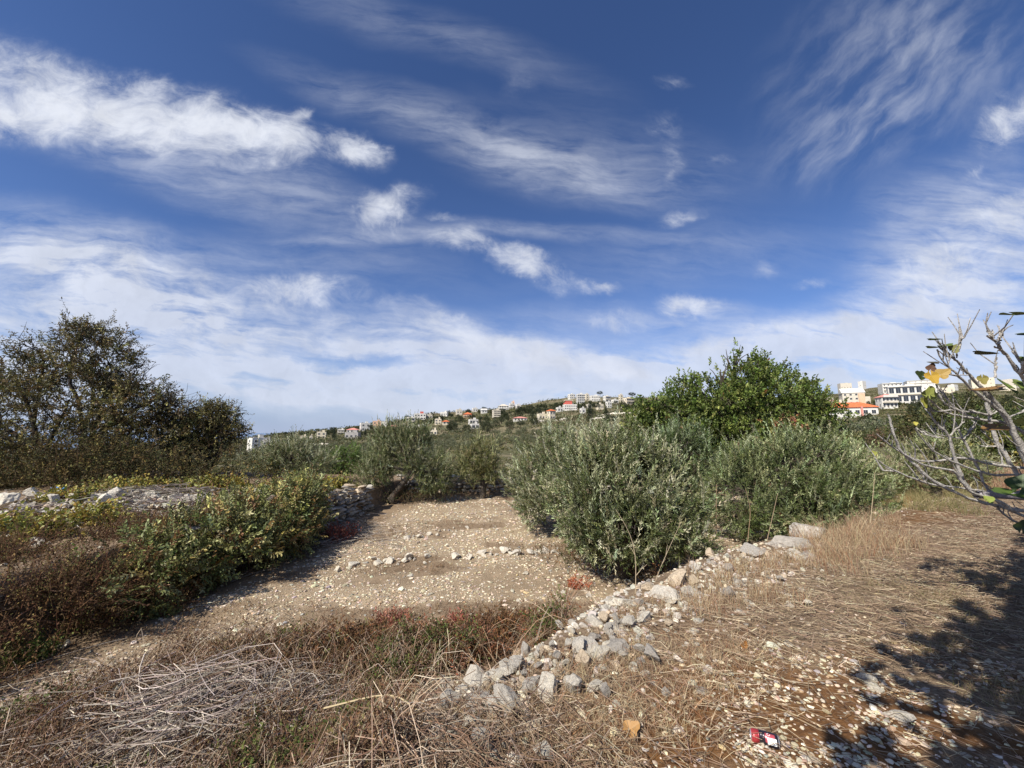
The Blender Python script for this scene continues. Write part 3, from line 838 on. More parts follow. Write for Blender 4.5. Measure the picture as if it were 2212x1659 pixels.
# ---------- shrubs along the left wall
def shrub(seed, name, label, loc, lobes, n, cols, w, leafL, leafW, k=9, spr=.28, cat='shrub', mats=(M_bark, M_leaf), six=True, spread=.8, droop=.2, nst=26, up=.3, gapt=.0, group=None):
    r = rg(seed); gt = Geo(); gc = Geo()
    if name in ('bramble', 'pistachio_shrub'): gapt = gapt + .075
    Pp, Nn, li = lobe_points(r, lobes, n, .5, 1.06, -.5 if name == 'bramble' else .0, .30 if name in ('pistachio_shrub', 'bramble') else .18)
    if gapt:
        kk = fbm(Pp[:, 0] * 3 + 5, Pp[:, 2] * 3 + Pp[:, 1] * 2, seed, 3) > gapt
        Pp, Nn = Pp[kk], Nn[kk]
    D = norm(Nn + np.array([0, 0, .4]) + r.normal(size=Nn.shape) * .45)
    sprigs(gc, r, Pp - D * spr * .5, D, spr, k, leafL, leafW, cols, w, (.13, .07, .04), .003, spread, .2, up=up, six=six, droop=droop, planar=True)
    L = np.array(lobes)
    i = r.integers(0, len(L), nst)
    tg = L[i, :3] + rdir(r, nst) * L[i, 3:6] * .9
    base = np.stack([L[i, 0] * .35, L[i, 1] * .35, np.full(nst, -.1)], 1) + r.normal(size=(nst, 3)) * .08
    for a in range(nst):
        limbs(gt, r, base[a], [tg[a]], .014, .004, (.10, .065, .045), 6, 4, .05, .1)
    return plant_tree(name, label, cat, loc, gt, gc, stem='stems', crown='foliage', mats=mats, group=group)
def leftp(px, py, Y):
    p = pt(px, py, Y); return p
GREEN = [(.165, .18, .06), (.25, .26, .095), (.40, .40, .18), (.10, .12, .035), (.26, .15, .06), (.46, .40, .13)]
# main green shrub leaning over the wall
X, Y = -4.75, 7.4
shrub(140, 'pistachio_shrub', 'large yellow-green leafy shrub spilling over the left terrace wall', (X, Y, FIELD),
      [(0, 0, .74, .6, .95, .5), (-.1, 1.2, .72, .5, .7, .45), (.15, -.9, .7, .6, .7, .5), (-.5, .4, 1.0, .55, .8, .25), (.25, .3, .45, .45, 1.0, .4)], 2600, GREEN, [.28, .28, .18, .12, .12, .06], .075, .032, gapt=.36)
X, Y = -4.5, 8.9
shrub(141, 'pistachio_shrub', 'yellow-green shrub hanging down the wall just before its bare end', (X, Y, FIELD),
      [(0, -.3, .9, .42, .6, .5), (-.4, .2, 1.15, .5, .6, .3), (.1, -.7, .5, .4, .5, .4)], 1300, GREEN, [.26, .26, .16, .12, .12, .08], .07, .03, gapt=.36)
X, Y = -4.95, 5.6
shrub(142, 'pistachio_shrub', 'nearer low green shrub at the foot of the left wall', (X, Y, FIELD),
      [(0, 0, .55, .55, .6, .5), (-.2, .6, .8, .55, .6, .45), (.1, .7, .4, .45, .5, .35)], 1100, GREEN, [.30, .24, .16, .16, .10, .05], .068, .03, gapt=.38)
# brown bramble mounds on the near left
BRAM = [(.13, .075, .035), (.085, .05, .028), (.20, .13, .06), (.13, .13, .045), (.30, .24, .08)]
for i, (x, y, sc, lab) in enumerate(((-5.75, 4.7, 1.0, 'brown bramble mound swallowing the near end of the left wall'), (-5.9, 6.6, .95, 'rust-brown bramble between the stony heap and the green shrub'), (-7.0, 5.0, .9, 'brown bramble at the left edge below the white boulders'), (-6.3, 3.2, .9, 'dark tangled bramble low at the left edge'), (-5.35, 5.5, .8, 'brown bramble hanging in front of the near end of the left wall'), (-5.6, 3.6, .85, 'rusty bramble at the foot of the near wall, lowest of the brambles'))):
    shrub(150 + i, 'bramble', lab, (x, y, gz(x, y) if x < -5.6 and y > 4.5 else FIELD * .8 if y < 4 else FIELD * .75),
          [(0, 0, .0, .85 * sc, .9 * sc, .30 * sc), (.6 * sc, .1, -.15, .6 * sc, .7 * sc, .45 * sc), (-.5, .3, .0, .6, .7, .2 * sc)], 2300, BRAM, [.35, .25, .18, .14, .08], .032, .016, k=8, spr=.3, six=False, nst=34, gapt=.3, mats=(M_bark, M_dry))
# yellowing vines on the terrace top
VINE = [(.38, .33, .07), (.26, .26, .06), (.42, .30, .06), (.18, .20, .05), (.20, .12, .04)]
for i, (px, py, Y, s, lab) in enumerate(((20, 530, 6.3, .55, 'yellow-leaved vine at the left edge among boulders'), (70, 508, 8.6, .6, 'yellowing vine left of the stone heap'), (120, 492, 10.0, .7, 'yellowing vine in front of the large brown tree'), (175, 489, 10.6, .6, 'yellow vine at the foot of the brown tree'), (222, 486, 11.2, .6, 'yellow vine between the brown trees and the silvery olive'),
        (285, 484, 10.6, .7, 'golden vine along the terrace above the green shrub'), (330, 489, 11.2, .6, 'golden vine just left of the leaning olive'), (95, 535, 7.2, .5, 'yellow-green vine in the middle of the bramble'))):
    p = pt(px, py, Y); z = gz(p[0], p[1])
    shrub(170 + i, 'vine', lab, (p[0], p[1], z), [(0, 0, .14, s, s * .6, .20), (s * .7, .1, .1, s * .6, s * .5, .16), (-s * .6, .1, .12, s * .6, s * .5, .15)], 340, VINE, [.3, .25, .12, .23, .1], .06, .052, k=6, spr=.3, nst=16, spread=1., gapt=.36, cat='vine')
# small bright bush left of the leaning olive
p = pt(345, 480, 15.5)
shrub(185, 'bay_bush', 'small bright green bush between the silvery olive and the leaning olive', (p[0], p[1], gz(p[0], p[1]) - .1), [(0, 0, .7, .7, .6, .6), (-.4, 0, .5, .5, .5, .45)], 600, [(.09, .16, .03), (.14, .21, .04)], [1, 1], .06, .03, k=8, cat='bush')

# ------------------------------------------------------------------ stone
STONE = [(.56, .51, .43), (.46, .42, .36), (.66, .60, .49), (.37, .335, .29), (.57, .46, .33)]
def stone_cloud(g, r, Pp, sizes, rotz=None, flatten=(.8, .6), base=ICO2, cuts=9, tint=None, shapes=10):
    SH = [rock_shape(r, base, cuts) for _ in range(shapes)]
    cols = pick(r, STONE, [.3, .25, .2, .15, .1], len(Pp), .12, .03)
    if tint is not None: cols = cols * tint
    for i, (p, s) in enumerate(zip(Pp, sizes)):
        V = SH[i % shapes] * s
        a = r.uniform(0, 6.28); b = r.normal() * .3
        ca, sa, cb, sb = math.cos(a), math.sin(a), math.cos(b), math.sin(b)
        Rm = np.array([[ca, -sa, 0], [sa, ca, 0], [0, 0, 1]]) @ np.array([[1, 0, 0], [0, cb, -sb], [0, sb, cb]])
        g.add(V @ Rm.T + p, base[1], cols[i])
# the dry stone wall along the left terrace
def dry_wall(name, label, poly, top, seed, h, thick=.32, course=.11, base_z=None, wl=(.14, .34)):
    r = rg(seed); g = Geo()
    d = np.r_[0, np.cumsum(np.linalg.norm(np.diff(poly, axis=0), axis=1))]
    n = int(h / course)
    SH = [rock_shape(r, ICO1, 8, .01) for _ in range(14)]
    pos = []
    for c in range(n + 1):
        s = r.uniform(0, .2)
        while s < d[-1]:
            wdt = r.uniform(*wl)
            x = np.interp(s + wdt / 2, d, poly[:, 0]); y = np.interp(s + wdt / 2, d, poly[:, 1])
            x2 = np.interp(min(s + wdt, d[-1]), d, poly[:, 0]); y2 = np.interp(min(s + wdt, d[-1]), d, poly[:, 1])
            a = math.atan2(y2 - y, x2 - x) if (x2 - x) ** 2 + (y2 - y) ** 2 > 1e-6 else 0
            zb = (gz(x + .5, y) if base_z is None else base_z) - .05
            lim = h * (1 + .12 * math.sin(s * 2.1) + .06 * r.normal())
            z = zb + (c + .5) * course + r.normal() * .012
            if z - zb < lim:
                hh = course * r.uniform(.95, 1.25)
                V = SH[r.integers(14)] * np.array([wdt * .62, thick * .6, hh * .8])
                b = a + r.normal() * .08
                ca, sa = math.cos(b), math.sin(b)
                Q = np.stack([V[:, 0] * ca - V[:, 1] * sa, V[:, 0] * sa + V[:, 1] * ca, V[:, 2]], 1)
                off = r.normal() * .03
                col = np.array(STONE[r.choice(5, p=[.32, .26, .12, .2, .1])]) * r.uniform(.7, 1.1)
                g.add(Q + np.array([x - off * math.sin(a), y + off * math.cos(a), z]), ICO1[1], col)
            s += wdt * .97
    return tag(g.obj(name, M_stone), label, 'wall', kind='thing')
wp = WALL[3:7] + np.array([-.22, 0])
dry_wall('dry_stone_wall', 'long dry stone terrace wall running along the left of the field', wp, 0, 200, .93)
dry_wall('dry_stone_wall', 'low dry stone wall closing the far end of the field behind the small olives', np.array([[-4.2, 14.0], [-2., 14.05], [0, 14.1], [2.0, 14.2], [3.2, 14.2]]), 0, 201, .62, .3, .12, None)

# loose stones: each one is an object of its own
ROCKS = []
rr = rg(210)
for i in range(14):
    g = Geo(); V = rock_shape(rr, ICO3 if i < 8 else ICO2, 12)
    g.add(V, (ICO3 if i < 8 else ICO2)[1], (1, 1, 1))
    ROCKS.append(V)
rock_mesh_cache = {}
def rock(px=None, py=None, size=.1, label=None, group=None, xy=None, col=0, flatn=1., dz=.25, seed=0, name='rock', cat='stone', shape=None, aspect=1.0):
    r = rg(seed * 7 + 1 if seed else int((px or 1) * 13 + (py or 1) * 7) + int(abs((xy[0] if xy else 0) * 1000)))
    sh = shape if shape is not None else int(r.integers(14))
    key = (sh, col)
    if key not in rock_mesh_cache:
        g = Geo(); g.add(ROCKS[sh], (ICO3 if sh < 8 else ICO2)[1], STONE[col])
        rock_mesh_cache[key] = g.mesh('rock_mesh', M_stone)
    o = meshobj(name, rock_mesh_cache[key])
    if xy is None:
        p = hit(px, py)
    else:
        p = np.array([xy[0], xy[1], gz(*xy)])
    o.location = (p[0], p[1], p[2] + size * dz * flatn)
    o.scale = (size * aspect, size, size * flatn)
    tl = .35 if flatn > .9 else .06
    o.rotation_euler = (r.normal() * tl, r.normal() * tl, r.uniform(0, 6.28) if flatn > .9 else r.normal() * .3 + .35)
    return tag(o, label, cat, group)
B = lambda x, y: (x / 2.16016, y / 2.16016)
named = [
    (1462, 1262, .17, 4, 'yellowish boulder, largest at the top of the rubble under the big olive'),
    (1403, 1274, .12, 4, 'tan rounded stone left of the yellowish boulder'),
    (1440, 1290, .15, 0, 'grey-white block directly below the yellowish boulder'),
    (1495, 1285, .13, 0, 'grey block right of the yellowish boulder, under dry stalks'),
    (1350, 1308, .12, 2, 'pale stone at the left end of the upper rubble'),
    (1320, 1306, .09, 2, 'small pale stone beside the leftmost upper rubble stone'),
    (1597, 1262, .13, 1, 'single round grey boulder right of the rubble in dry grass'),
    (1260, 1410, .17, 1, 'broad flat grey boulder in the middle of the rubble strip'),
    (1125, 1415, .16, 4, 'tan pinkish block at the upper left of the lower rubble'),
    (1170, 1405, .09, 1, 'upright grey stone between the tan block and the flat boulder'),
    (1285, 1350, .12, 0, 'light grey wedge above the broad flat boulder'),
    (1330, 1360, .14, 0, 'grey slab right of the light wedge in the rubble'),
    (1390, 1345, .13, 2, 'whitish stone at the right side of the middle rubble'),
    (1060, 1470, .12, 2, 'pale upright split stone in the lower rubble'),
    (1090, 1460, .10, 0, 'tilted grey slab touching the pale split stone'),
    (1185, 1510, .13, 2, 'cream stone in the centre of the lower rubble'),
    (1150, 1490, .12, 1, 'grey stone wedged above the cream stone'),
    (1105, 1530, .16, 1, 'large angular grey stone in the lowest rubble'),
    (1040, 1520, .14, 1, 'pinkish grey slab left of the large angular stone'),
    (965, 1480, .13, 0, 'light grey stone at the upper left end of the lowest rubble'),
    (900, 1497, .11, 1, 'grey stone half hidden by dry stalks at the left end of the rubble'),
    (1160, 1570, .10, 4, 'small tan stone below the cream stone'),
    (1030, 1570, .11, 1, 'brownish stone at the foot of the lowest rubble'),
    (985, 1580, .09, 3, 'dark grey stone at the foot of the lowest rubble'),
    (900, 1645, .10, 2, 'whitish stone at the bottom edge among brush'),
    (685, 1640, .10, 0, 'pale knobbly stone at the bottom edge left of the whitish one'),
    (764, 1222, .12, 2, 'double white stone at the left end of the stone line in the field'),
    (840, 1216, .12, 2, 'white pitted stone near the left end of the field stone line'),
    (1115, 1196, .14, 0, 'largest grey-white stone of the field stone line'),
    (1160, 1193, .08, 2, 'white stone just right of the largest field stone'),
    (1195, 1194, .08, 2, 'white stone third from the right in the field stone line'),
    (1230, 1180, .13, 0, 'bright stone at the left skirt of the big olive'),
    (1135, 1240, .08, 2, 'lone white stone in the middle of the field'),
    (885, 1245, .07, 2, 'lone whitish stone left of the field centre'),
    (1217, 1280, .07, 2, 'small pale stone left of the upper rubble'),
    (1270, 1287, .06, 0, 'small grey stone just left of the upper rubble'),
    (1120, 1298, .05, 2, 'small white stone low in the field'),
    (70, 1080, .22, 0, 'white boulder at the far left on the terrace'),
    (105, 1078, .17, 0, 'second white boulder at the far left, beside the blue scrap'),
    (85, 1178, .20, 0, 'flat pale boulder at the left edge among brambles'),
    (15, 1165, .22, 1, 'grey boulder cut by the left edge of the view'),
    (135, 1398, .10, 2, 'flat white stone on the field edge near the left weeds'),
    (175, 1550, .06, 2, 'small white stone in the brush at bottom left'),
    (1515, 1497, .05, 1, 'small grey stone below the rubble on the dry grass'),
    (1875, 1470, .05, 2, 'flat pale stone inside the tree shadow, upper of a pair'),
    (1890, 1488, .055, 2, 'flat pale stone inside the tree shadow, lower of a pair'),
    (1945, 1552, .07, 0, 'grey rounded stone in the dark shade at bottom right'),
    (1705, 1395, .05, 2, 'small pale stone in the gravel patch'),
]
for i, (x, y, s, c, lab) in enumerate(named):
    rock(*B(x, y), size=s * (.85 if 6 < i < 26 else 1), label=lab, col=c, seed=i + 3, shape=i % 14, dz=.08, aspect=1.15)
# outcrop ledges below the right olive
for i, (x, y, s, lab) in enumerate(((1585, 1150, .34, 'jagged grey outcrop in the shade under the wide dark olive'), (1650, 1160, .26, 'right part of the jagged outcrop under the wide dark olive'), (1755, 1153, .42, 'long pale ledge of rock at the foot of the straw slope'), (1715, 1178, .30, 'lower step of the long pale rock ledge'), (1630, 1195, .3, 'smooth grey ledge behind dry grass'), (1745, 1205, .13, 'round boulder on the smooth ledge'))):
    rock(*B(x, y), size=s * .85, label=lab, col=(1, 3)[i % 2], flatn=.75, seed=60 + i, shape=(i * 3 + 1) % 8, dz=.05, aspect=1.45)
# rubble that nothing tells apart
def scatter_rocks(n, pathpts, wdt, smin, smax, label, group, seed, zadd=0., cols=(0, 1, 2, 3, 4), bury=(-.25, .3)):
    r = rg(seed)
    Pth = np.array(pathpts, float)
    d = np.r_[0, np.cumsum(np.linalg.norm(np.diff(Pth, axis=0), axis=1))]
    for i in range(n):
        s = r.uniform(0, d[-1])
        x = np.interp(s, d, Pth[:, 0]) + r.normal() * wdt; y = np.interp(s, d, Pth[:, 1]) + r.normal() * wdt
        sz = smin + (smax - smin) * r.random() ** 1.8
        o = rock(xy=(x, y), size=sz, label=label, group=group, col=int(r.choice(cols)), seed=seed * 100 + i, dz=r.uniform(*bury))
        o.location.z += zadd * r.random()
h1 = [hit(*B(x, y))[:2] for x, y in ((880, 1600), (930, 1550), (1020, 1500), (1130, 1490), (1180, 1440), (1270, 1400), (1330, 1350))]
h2 = [hit(*B(x, y))[:2] for x, y in ((1300, 1370), (1370, 1310), (1440, 1290), (1520, 1270), (1600, 1235), (1700, 1195))]
h3 = [hit(*B(x, y))[:2] for x, y in ((750, 1225), (860, 1215), (970, 1210), (1100, 1195), (1240, 1190))]
h4 = [hit(*B(x, y))[:2] for x, y in ((880, 1160), (1000, 1150), (1120, 1140))]
scatter_rocks(90, h1, .27, .035, .11, 'small angular rubble stone in the lower part of the collapsed wall', 'loose stones in the lower rubble heap', 5, .06)
scatter_rocks(42, h2, .24, .03, .10, 'small angular rubble stone in the upper part of the collapsed wall', 'loose stones in the upper rubble heap', 6, .05)
scatter_rocks(40, h3, .13, .05, .14, 'fist-sized pale stone lying in the line across the field', 'small stones of the line across the field', 7, 0, (0, 2, 2), (.1, .5))
scatter_rocks(18, h4, .12, .04, .09, 'small pale stone in the faint far line across the field', 'small stones of the far field line', 8, 0, (0, 2), (.1, .5))
# heap of pale stones and dead stalks on the left terrace
hp = [hit(*B(x, y))[:2] for x, y in ((0, 1090), (120, 1105), (230, 1085), (330, 1090), (420, 1095), (560, 1085))]
scatter_rocks(46, hp, .42, .08, .24, 'white angular stone in the heap on the left terrace', 'white stones heaped on the left terrace', 9, .2, (0, 2, 2), (.1, .6))
hpz = list(hp)
hp = [hit(*B(x, y))[:2] for x, y in ((660, 1090), (770, 1090), (800, 1086))]
scatter_rocks(15, hp, .12, .05, .13, 'bright capstone on the bare end of the left wall', 'capstones on the bare end of the left wall', 10, .1, (0, 2))

def rubble():
    r = rg(218); g = Geo()
    hq = np.array(hpz)
    for rep_ in range(2):
        q_ = hq[r.integers(0, len(hq), 420)] + r.normal(size=(420, 2)) * [.9, .45]
        s_ = .03 + .07 * r.random(420) ** 2
        stone_cloud(g, r, np.stack([q_[:, 0], q_[:, 1], ground(q_[:, 0], q_[:, 1]) + .12 * r.random(420)], 1), s_, base=ICO1, cuts=7, shapes=24)
    tag(g.obj('rubble', M_stone), 'small broken pale stones filling the heap on the left terrace', 'rubble', kind='stuff')
    g = Geo()
    Pth = np.array(h1 + h2[1:]); d = np.r_[0, np.cumsum(np.linalg.norm(np.diff(Pth, axis=0), axis=1))]
    n = 1100; s = r.uniform(-.5, d[-1] + .3, n)
    x = np.interp(s, d, Pth[:, 0]) + r.normal(size=n) * .30; y = np.interp(s, d, Pth[:, 1]) + r.normal(size=n) * .27
    sz = .018 + .032 * r.random(n) ** 2
    stone_cloud(g, r, np.stack([x, y, ground(x, y) + sz * .15], 1), sz, base=ICO1, cuts=7, shapes=24)
    tag(g.obj('rubble', M_stone), 'small broken stones between the larger ones of the collapsed wall', 'rubble', kind='stuff')
rubble()
# gravel and pebbles: countless
def gravel(n, seed):
    r = rg(seed); g = Geo()
    m = n * 6
    # more of them near the eye, where they show
    Yp = 1.2 + 12.5 * r.random(m) ** 1.7
    Xp = r.uniform(-1.45, 1.45, m) * Yp
    M = masks(Xp, Yp)
    keep = r.random(m) < (M[:, 0] ** 1.4 * .9 + .05)
    Xp, Yp = Xp[keep][:n], Yp[keep][:n]
    n = len(Xp)
    z = ground(Xp, Yp)
    s = .0045 + .008 * r.random(n) ** 2.5 + .0021 * Yp * r.random(n) ** 1.5 + np.where(r.random(n) < .035, .004 + .013 * r.random(n) * np.clip(Yp / 3, .6, 1.6), 0)
    right = sdist(np.stack([Xp, Yp], 1), EDGE) > .2
    cols = pick(r, [(.60, .51, .37), (.44, .36, .27), (.70, .62, .48), (.50, .37, .23), (.34, .31, .27)], [.3, .25, .2, .15, .1], n, .15, .05)
    a = r.uniform(0, 6.28, n)
    V0_ = ICO_V[None] * (1 + r.normal(size=(n, 12, 1)) * .2) * np.stack([np.ones(n) * 1.3, r.uniform(.7, 1.1, n), r.uniform(.35, .7, n)], 1)[:, None]
    c, s_ = np.cos(a)[:, None], np.sin(a)[:, None]
    V = np.stack([V0_[..., 0] * c - V0_[..., 1] * s_, V0_[..., 0] * s_ + V0_[..., 1] * c, V0_[..., 2]], -1) * s[:, None, None]
    V += np.stack([Xp, Yp, z + s * .25], 1)[:, None]
    F = (np.arange(n)[:, None, None] * 12 + ICO_F[None]).reshape(-1, 3)
    g.add(V.reshape(-1, 3), F, np.repeat(cols, 12, axis=0))
    return tag(g.obj('gravel', M_pebble), 'pale limestone gravel strewn over the field and the near path', 'gravel', kind='stuff')
gravel(34000, 220)

# ------------------------------------------------------------------ dry grass, straw, weeds
def straw():
    r = rg(230); g = Geo()
    n = 95000
    Yp = 1.1 + 11 * r.random(n) ** 1.5
    Xp = r.uniform(-.5, 1.5, n) * Yp
    P = np.stack([Xp, Yp], 1); e = sdist(P, EDGE)
    M = masks(Xp, Yp)
    dn = .25 * ss(e, -.25, .5) * (1 - .6 * ss(e, .8, 1.6) * ss(-Yp, -3.4, -2.4)) + .75 * M[:, 1]
    dn *= .35 + .9 * fbm(Xp * 1.7, Yp * 1.7, 41)
    k = r.random(n) < dn
    Xp, Yp = Xp[k], Yp[k]; n = len(Xp)
    a = R(-20) + r.normal(size=n) * .75 + np.where(r.random(n) < .2, r.uniform(-2, 2, n), 0)
    L = r.uniform(.04, .12, n) + .22 * r.random(n) ** 3
    t = np.array([-.5, 0, .5])
    x = Xp[:, None] + np.cos(a)[:, None] * L[:, None] * t; y = Yp[:, None] + np.sin(a)[:, None] * L[:, None] * t
    kink = r.normal(size=(n, 1)) * L[:, None] * .22 * (1 - 4 * t[None] ** 2)
    x = x - np.sin(a)[:, None] * kink; y = y + np.cos(a)[:, None] * kink
    z = ground(x, y).reshape(n, 3) + r.uniform(.002, .03, (n, 1)) + r.uniform(0, .03, (n, 3))
    tubes(g, np.stack([x, y, z], -1), (.0007 + .00024 * Yp)[:, None] * r.uniform(.7, 1.5, (n, 1)), pick(r, [(.38, .285, .19), (.28, .20, .135), (.54, .45, .31), (.19, .13, .09)], [.35, .3, .13, .22], n), 3)
    tag(g.obj('straw', M_dry), 'flattened dry straw covering the slope on the right', 'straw', kind='stuff')
straw()
def tuft(g, r, x, y, n, h, spread, cols, w, lean=.5, rad=.0016, seg=4):
    z = gz(x, y)
    a = r.uniform(0, 6.28, n); q = r.random(n) ** .5 * spread
    bx, by = x + np.cos(a) * q, y + np.sin(a) * q
    bz = ground(bx, by)
    H_ = h * r.uniform(.45, 1.2, n)
    la = r.uniform(0, 6.28, n); lm = lean * r.random(n) * H_
    t = np.linspace(0, 1, seg)
    pts = np.stack([bx[:, None] + np.cos(la)[:, None] * lm[:, None] * t ** 2, by[:, None] + np.sin(la)[:, None] * lm[:, None] * t ** 2, bz[:, None] - .02 + H_[:, None] * t * (1 - .15 * t)], -1)
    tubes(g, pts, rad * (1.15 - t)[None] * r.uniform(.7, 1.4, (n, 1)), pick(r, cols, w, n), 3)
def field_tufts():
    r = rg(240); g = Geo()
    cols = [(.46, .34, .21), (.33, .22, .14), (.58, .47, .30), (.36, .18, .10)]; w = [.35, .3, .2, .15]
    def area(pts, n, h, spread, blades, cc=cols, ww=w, lean=.6, jx=14, jy=6):
        for (px, py) in pts:
            for _ in range(n):
                p = hit(px + r.normal() * jx, py + r.normal() * jy)
                tuft(g, r, p[0], p[1], blades, h * r.uniform(.6, 1.25), spread, cc, ww, lean, .0011 + .00022 * p[1])
    # along the rubble strip and the ledges
    area([B(x, y) for x, y in ((1560, 1260), (1620, 1230), (1700, 1220), (1780, 1200), (1650, 1290), (1540, 1310))], 11, .22, .12, 34)
    area([B(x, y) for x, y in ((1800, 1150), (1850, 1170), (1880, 1130), (1920, 1190), (1820, 1220))], 12, .32, .16, 40)
    area([B(x, y) for x, y in ((1720, 1120), (1780, 1105), (1830, 1095), (1880, 1085))], 9, .30, .18, 44, [(.36, .17, .06), (.30, .13, .05), (.44, .26, .12)], [1, 1, .6])
    area([B(x, y) for x, y in ((1930, 1085), (1980, 1080), (2030, 1078), (2080, 1075), (1960, 1060))], 10, .36, .22, 60, [(.20, .20, .08), (.26, .22, .10), (.40, .32, .17)], [1, 1, .8], 1.0)
    area([B(x, y) for x, y in ((1950, 1050), (2000, 1040), (2060, 1040), (2120, 1045), (2180, 1050))], 8, .7, .25, 40, [(.42, .31, .18), (.34, .16, .10), (.26, .14, .08)], [1, .7, .5], .8)
    area([B(x, y) for x, y in ((1400, 1450), (1500, 1420), (1480, 1500), (1350, 1520), (1300, 1580), (1450, 1570), (1560, 1370), (1230, 1600), (1600, 1440))], 13, .10, .12, 34, lean=1.2, jx=24, jy=12)
    area([B(x, y) for x, y in ((900, 1580), (1000, 1545), (1080, 1560), (1150, 1540), (1220, 1470), (1300, 1430), (1350, 1400), (1200, 1440), (1400, 1330), (1480, 1310))], 7, .13, .10, 26, lean=1.1, jx=20, jy=10)
    area([B(x, y) for x, y in ((2000, 1300), (2100, 1280), (2050, 1400), (2180, 1350), (2150, 1500), (1900, 1280))], 9, .12, .16, 30, [(.22, .20, .09), (.34, .27, .15), (.28, .2, .11)], [1, 1, 1], 1.3, jx=26)
    tag(g.obj('dry_grass', M_dry), 'dry tufts of grass along the rubble and over the right slope', 'dry grass', kind='stuff')
field_tufts()
# tall single stalks in front of the olives
def stalk(pts, rad, label, col=(.50, .40, .27), name='dry_stalk', side=None):
    g = Geo(); r = rg(len(pts) * 77 + int(pts[0][0]))
    P_ = smooth_path([pt(*B(x, y), Y) for x, y, Y in pts], 12)
    tubes(g, P_[None], (rad * np.linspace(1, .45, 12))[None], np.array([col]), 5)
    if side:
        for (f, dx_, dz_) in side:
            q = P_[f]
            e = q + np.array([dx_, .02, dz_])
            tubes(g, np.stack([q, (q + e) / 2 + np.array([0, 0, .01]), e])[None], np.array([[rad * .6, rad * .5, rad * .3]]), np.array([col]), 4)
    return tag(g.obj(name, M_dry), label, 'dry stalk')
stalk([(1372, 1335, 3.9), (1374, 1200, 3.9), (1362, 1150, 3.9), (1330, 1100, 3.9)], .0045, 'tall thin stalk curving up before the big olive, tallest of its kind', side=[(4, .12, .10), (6, -.05, .08)])
stalk([(1395, 1330, 4.2), (1420, 1240, 4.2), (1470, 1130, 4.2)], .004, 'thin stalk slanting right before the big olive', side=[(5, .08, .12), (7, .03, .10)])
stalk([(1548, 1180, 6.6), (1547, 1100, 6.6), (1548, 1045, 6.6)], .007, 'straight upright stalk before the wide dark olive', (.36, .25, .16))
stalk([(1615, 1170, 6.8), (1622, 1100, 6.8), (1610, 1055, 6.8)], .006, 'upright stalk right of the jagged outcrop', (.36, .25, .16))
stalk([(1655, 1175, 6.6), (1668, 1120, 6.6), (1680, 1065, 6.6)], .006, 'slanting stalk above the smooth ledge', (.40, .30, .2))
stalk([(1880, 1130, 6.0), (1885, 1080, 6.0), (1890, 1020, 6.0)], .006, 'pale stalk at the right skirt of the wide dark olive', (.48, .38, .25))
stalk([(1240, 1375, 3.4), (1190, 1330, 3.4), (1135, 1290, 3.5), (1100, 1330, 3.5)], .003, 'arched thin stem across the edge of the weeds')
stalk([(880, 1530, 2.6), (950, 1500, 2.7), (960, 1505, 2.7), (1120, 1560, 2.5)], .007, 'broken bleached cane lying across the lower rubble', (.60, .52, .42))
stalk([(700, 1530, 2.5), (860, 1490, 2.5), (900, 1540, 2.35), (1050, 1620, 2.3)], .0065, 'long yellowish stem lying left of the rubble', (.50, .40, .24))

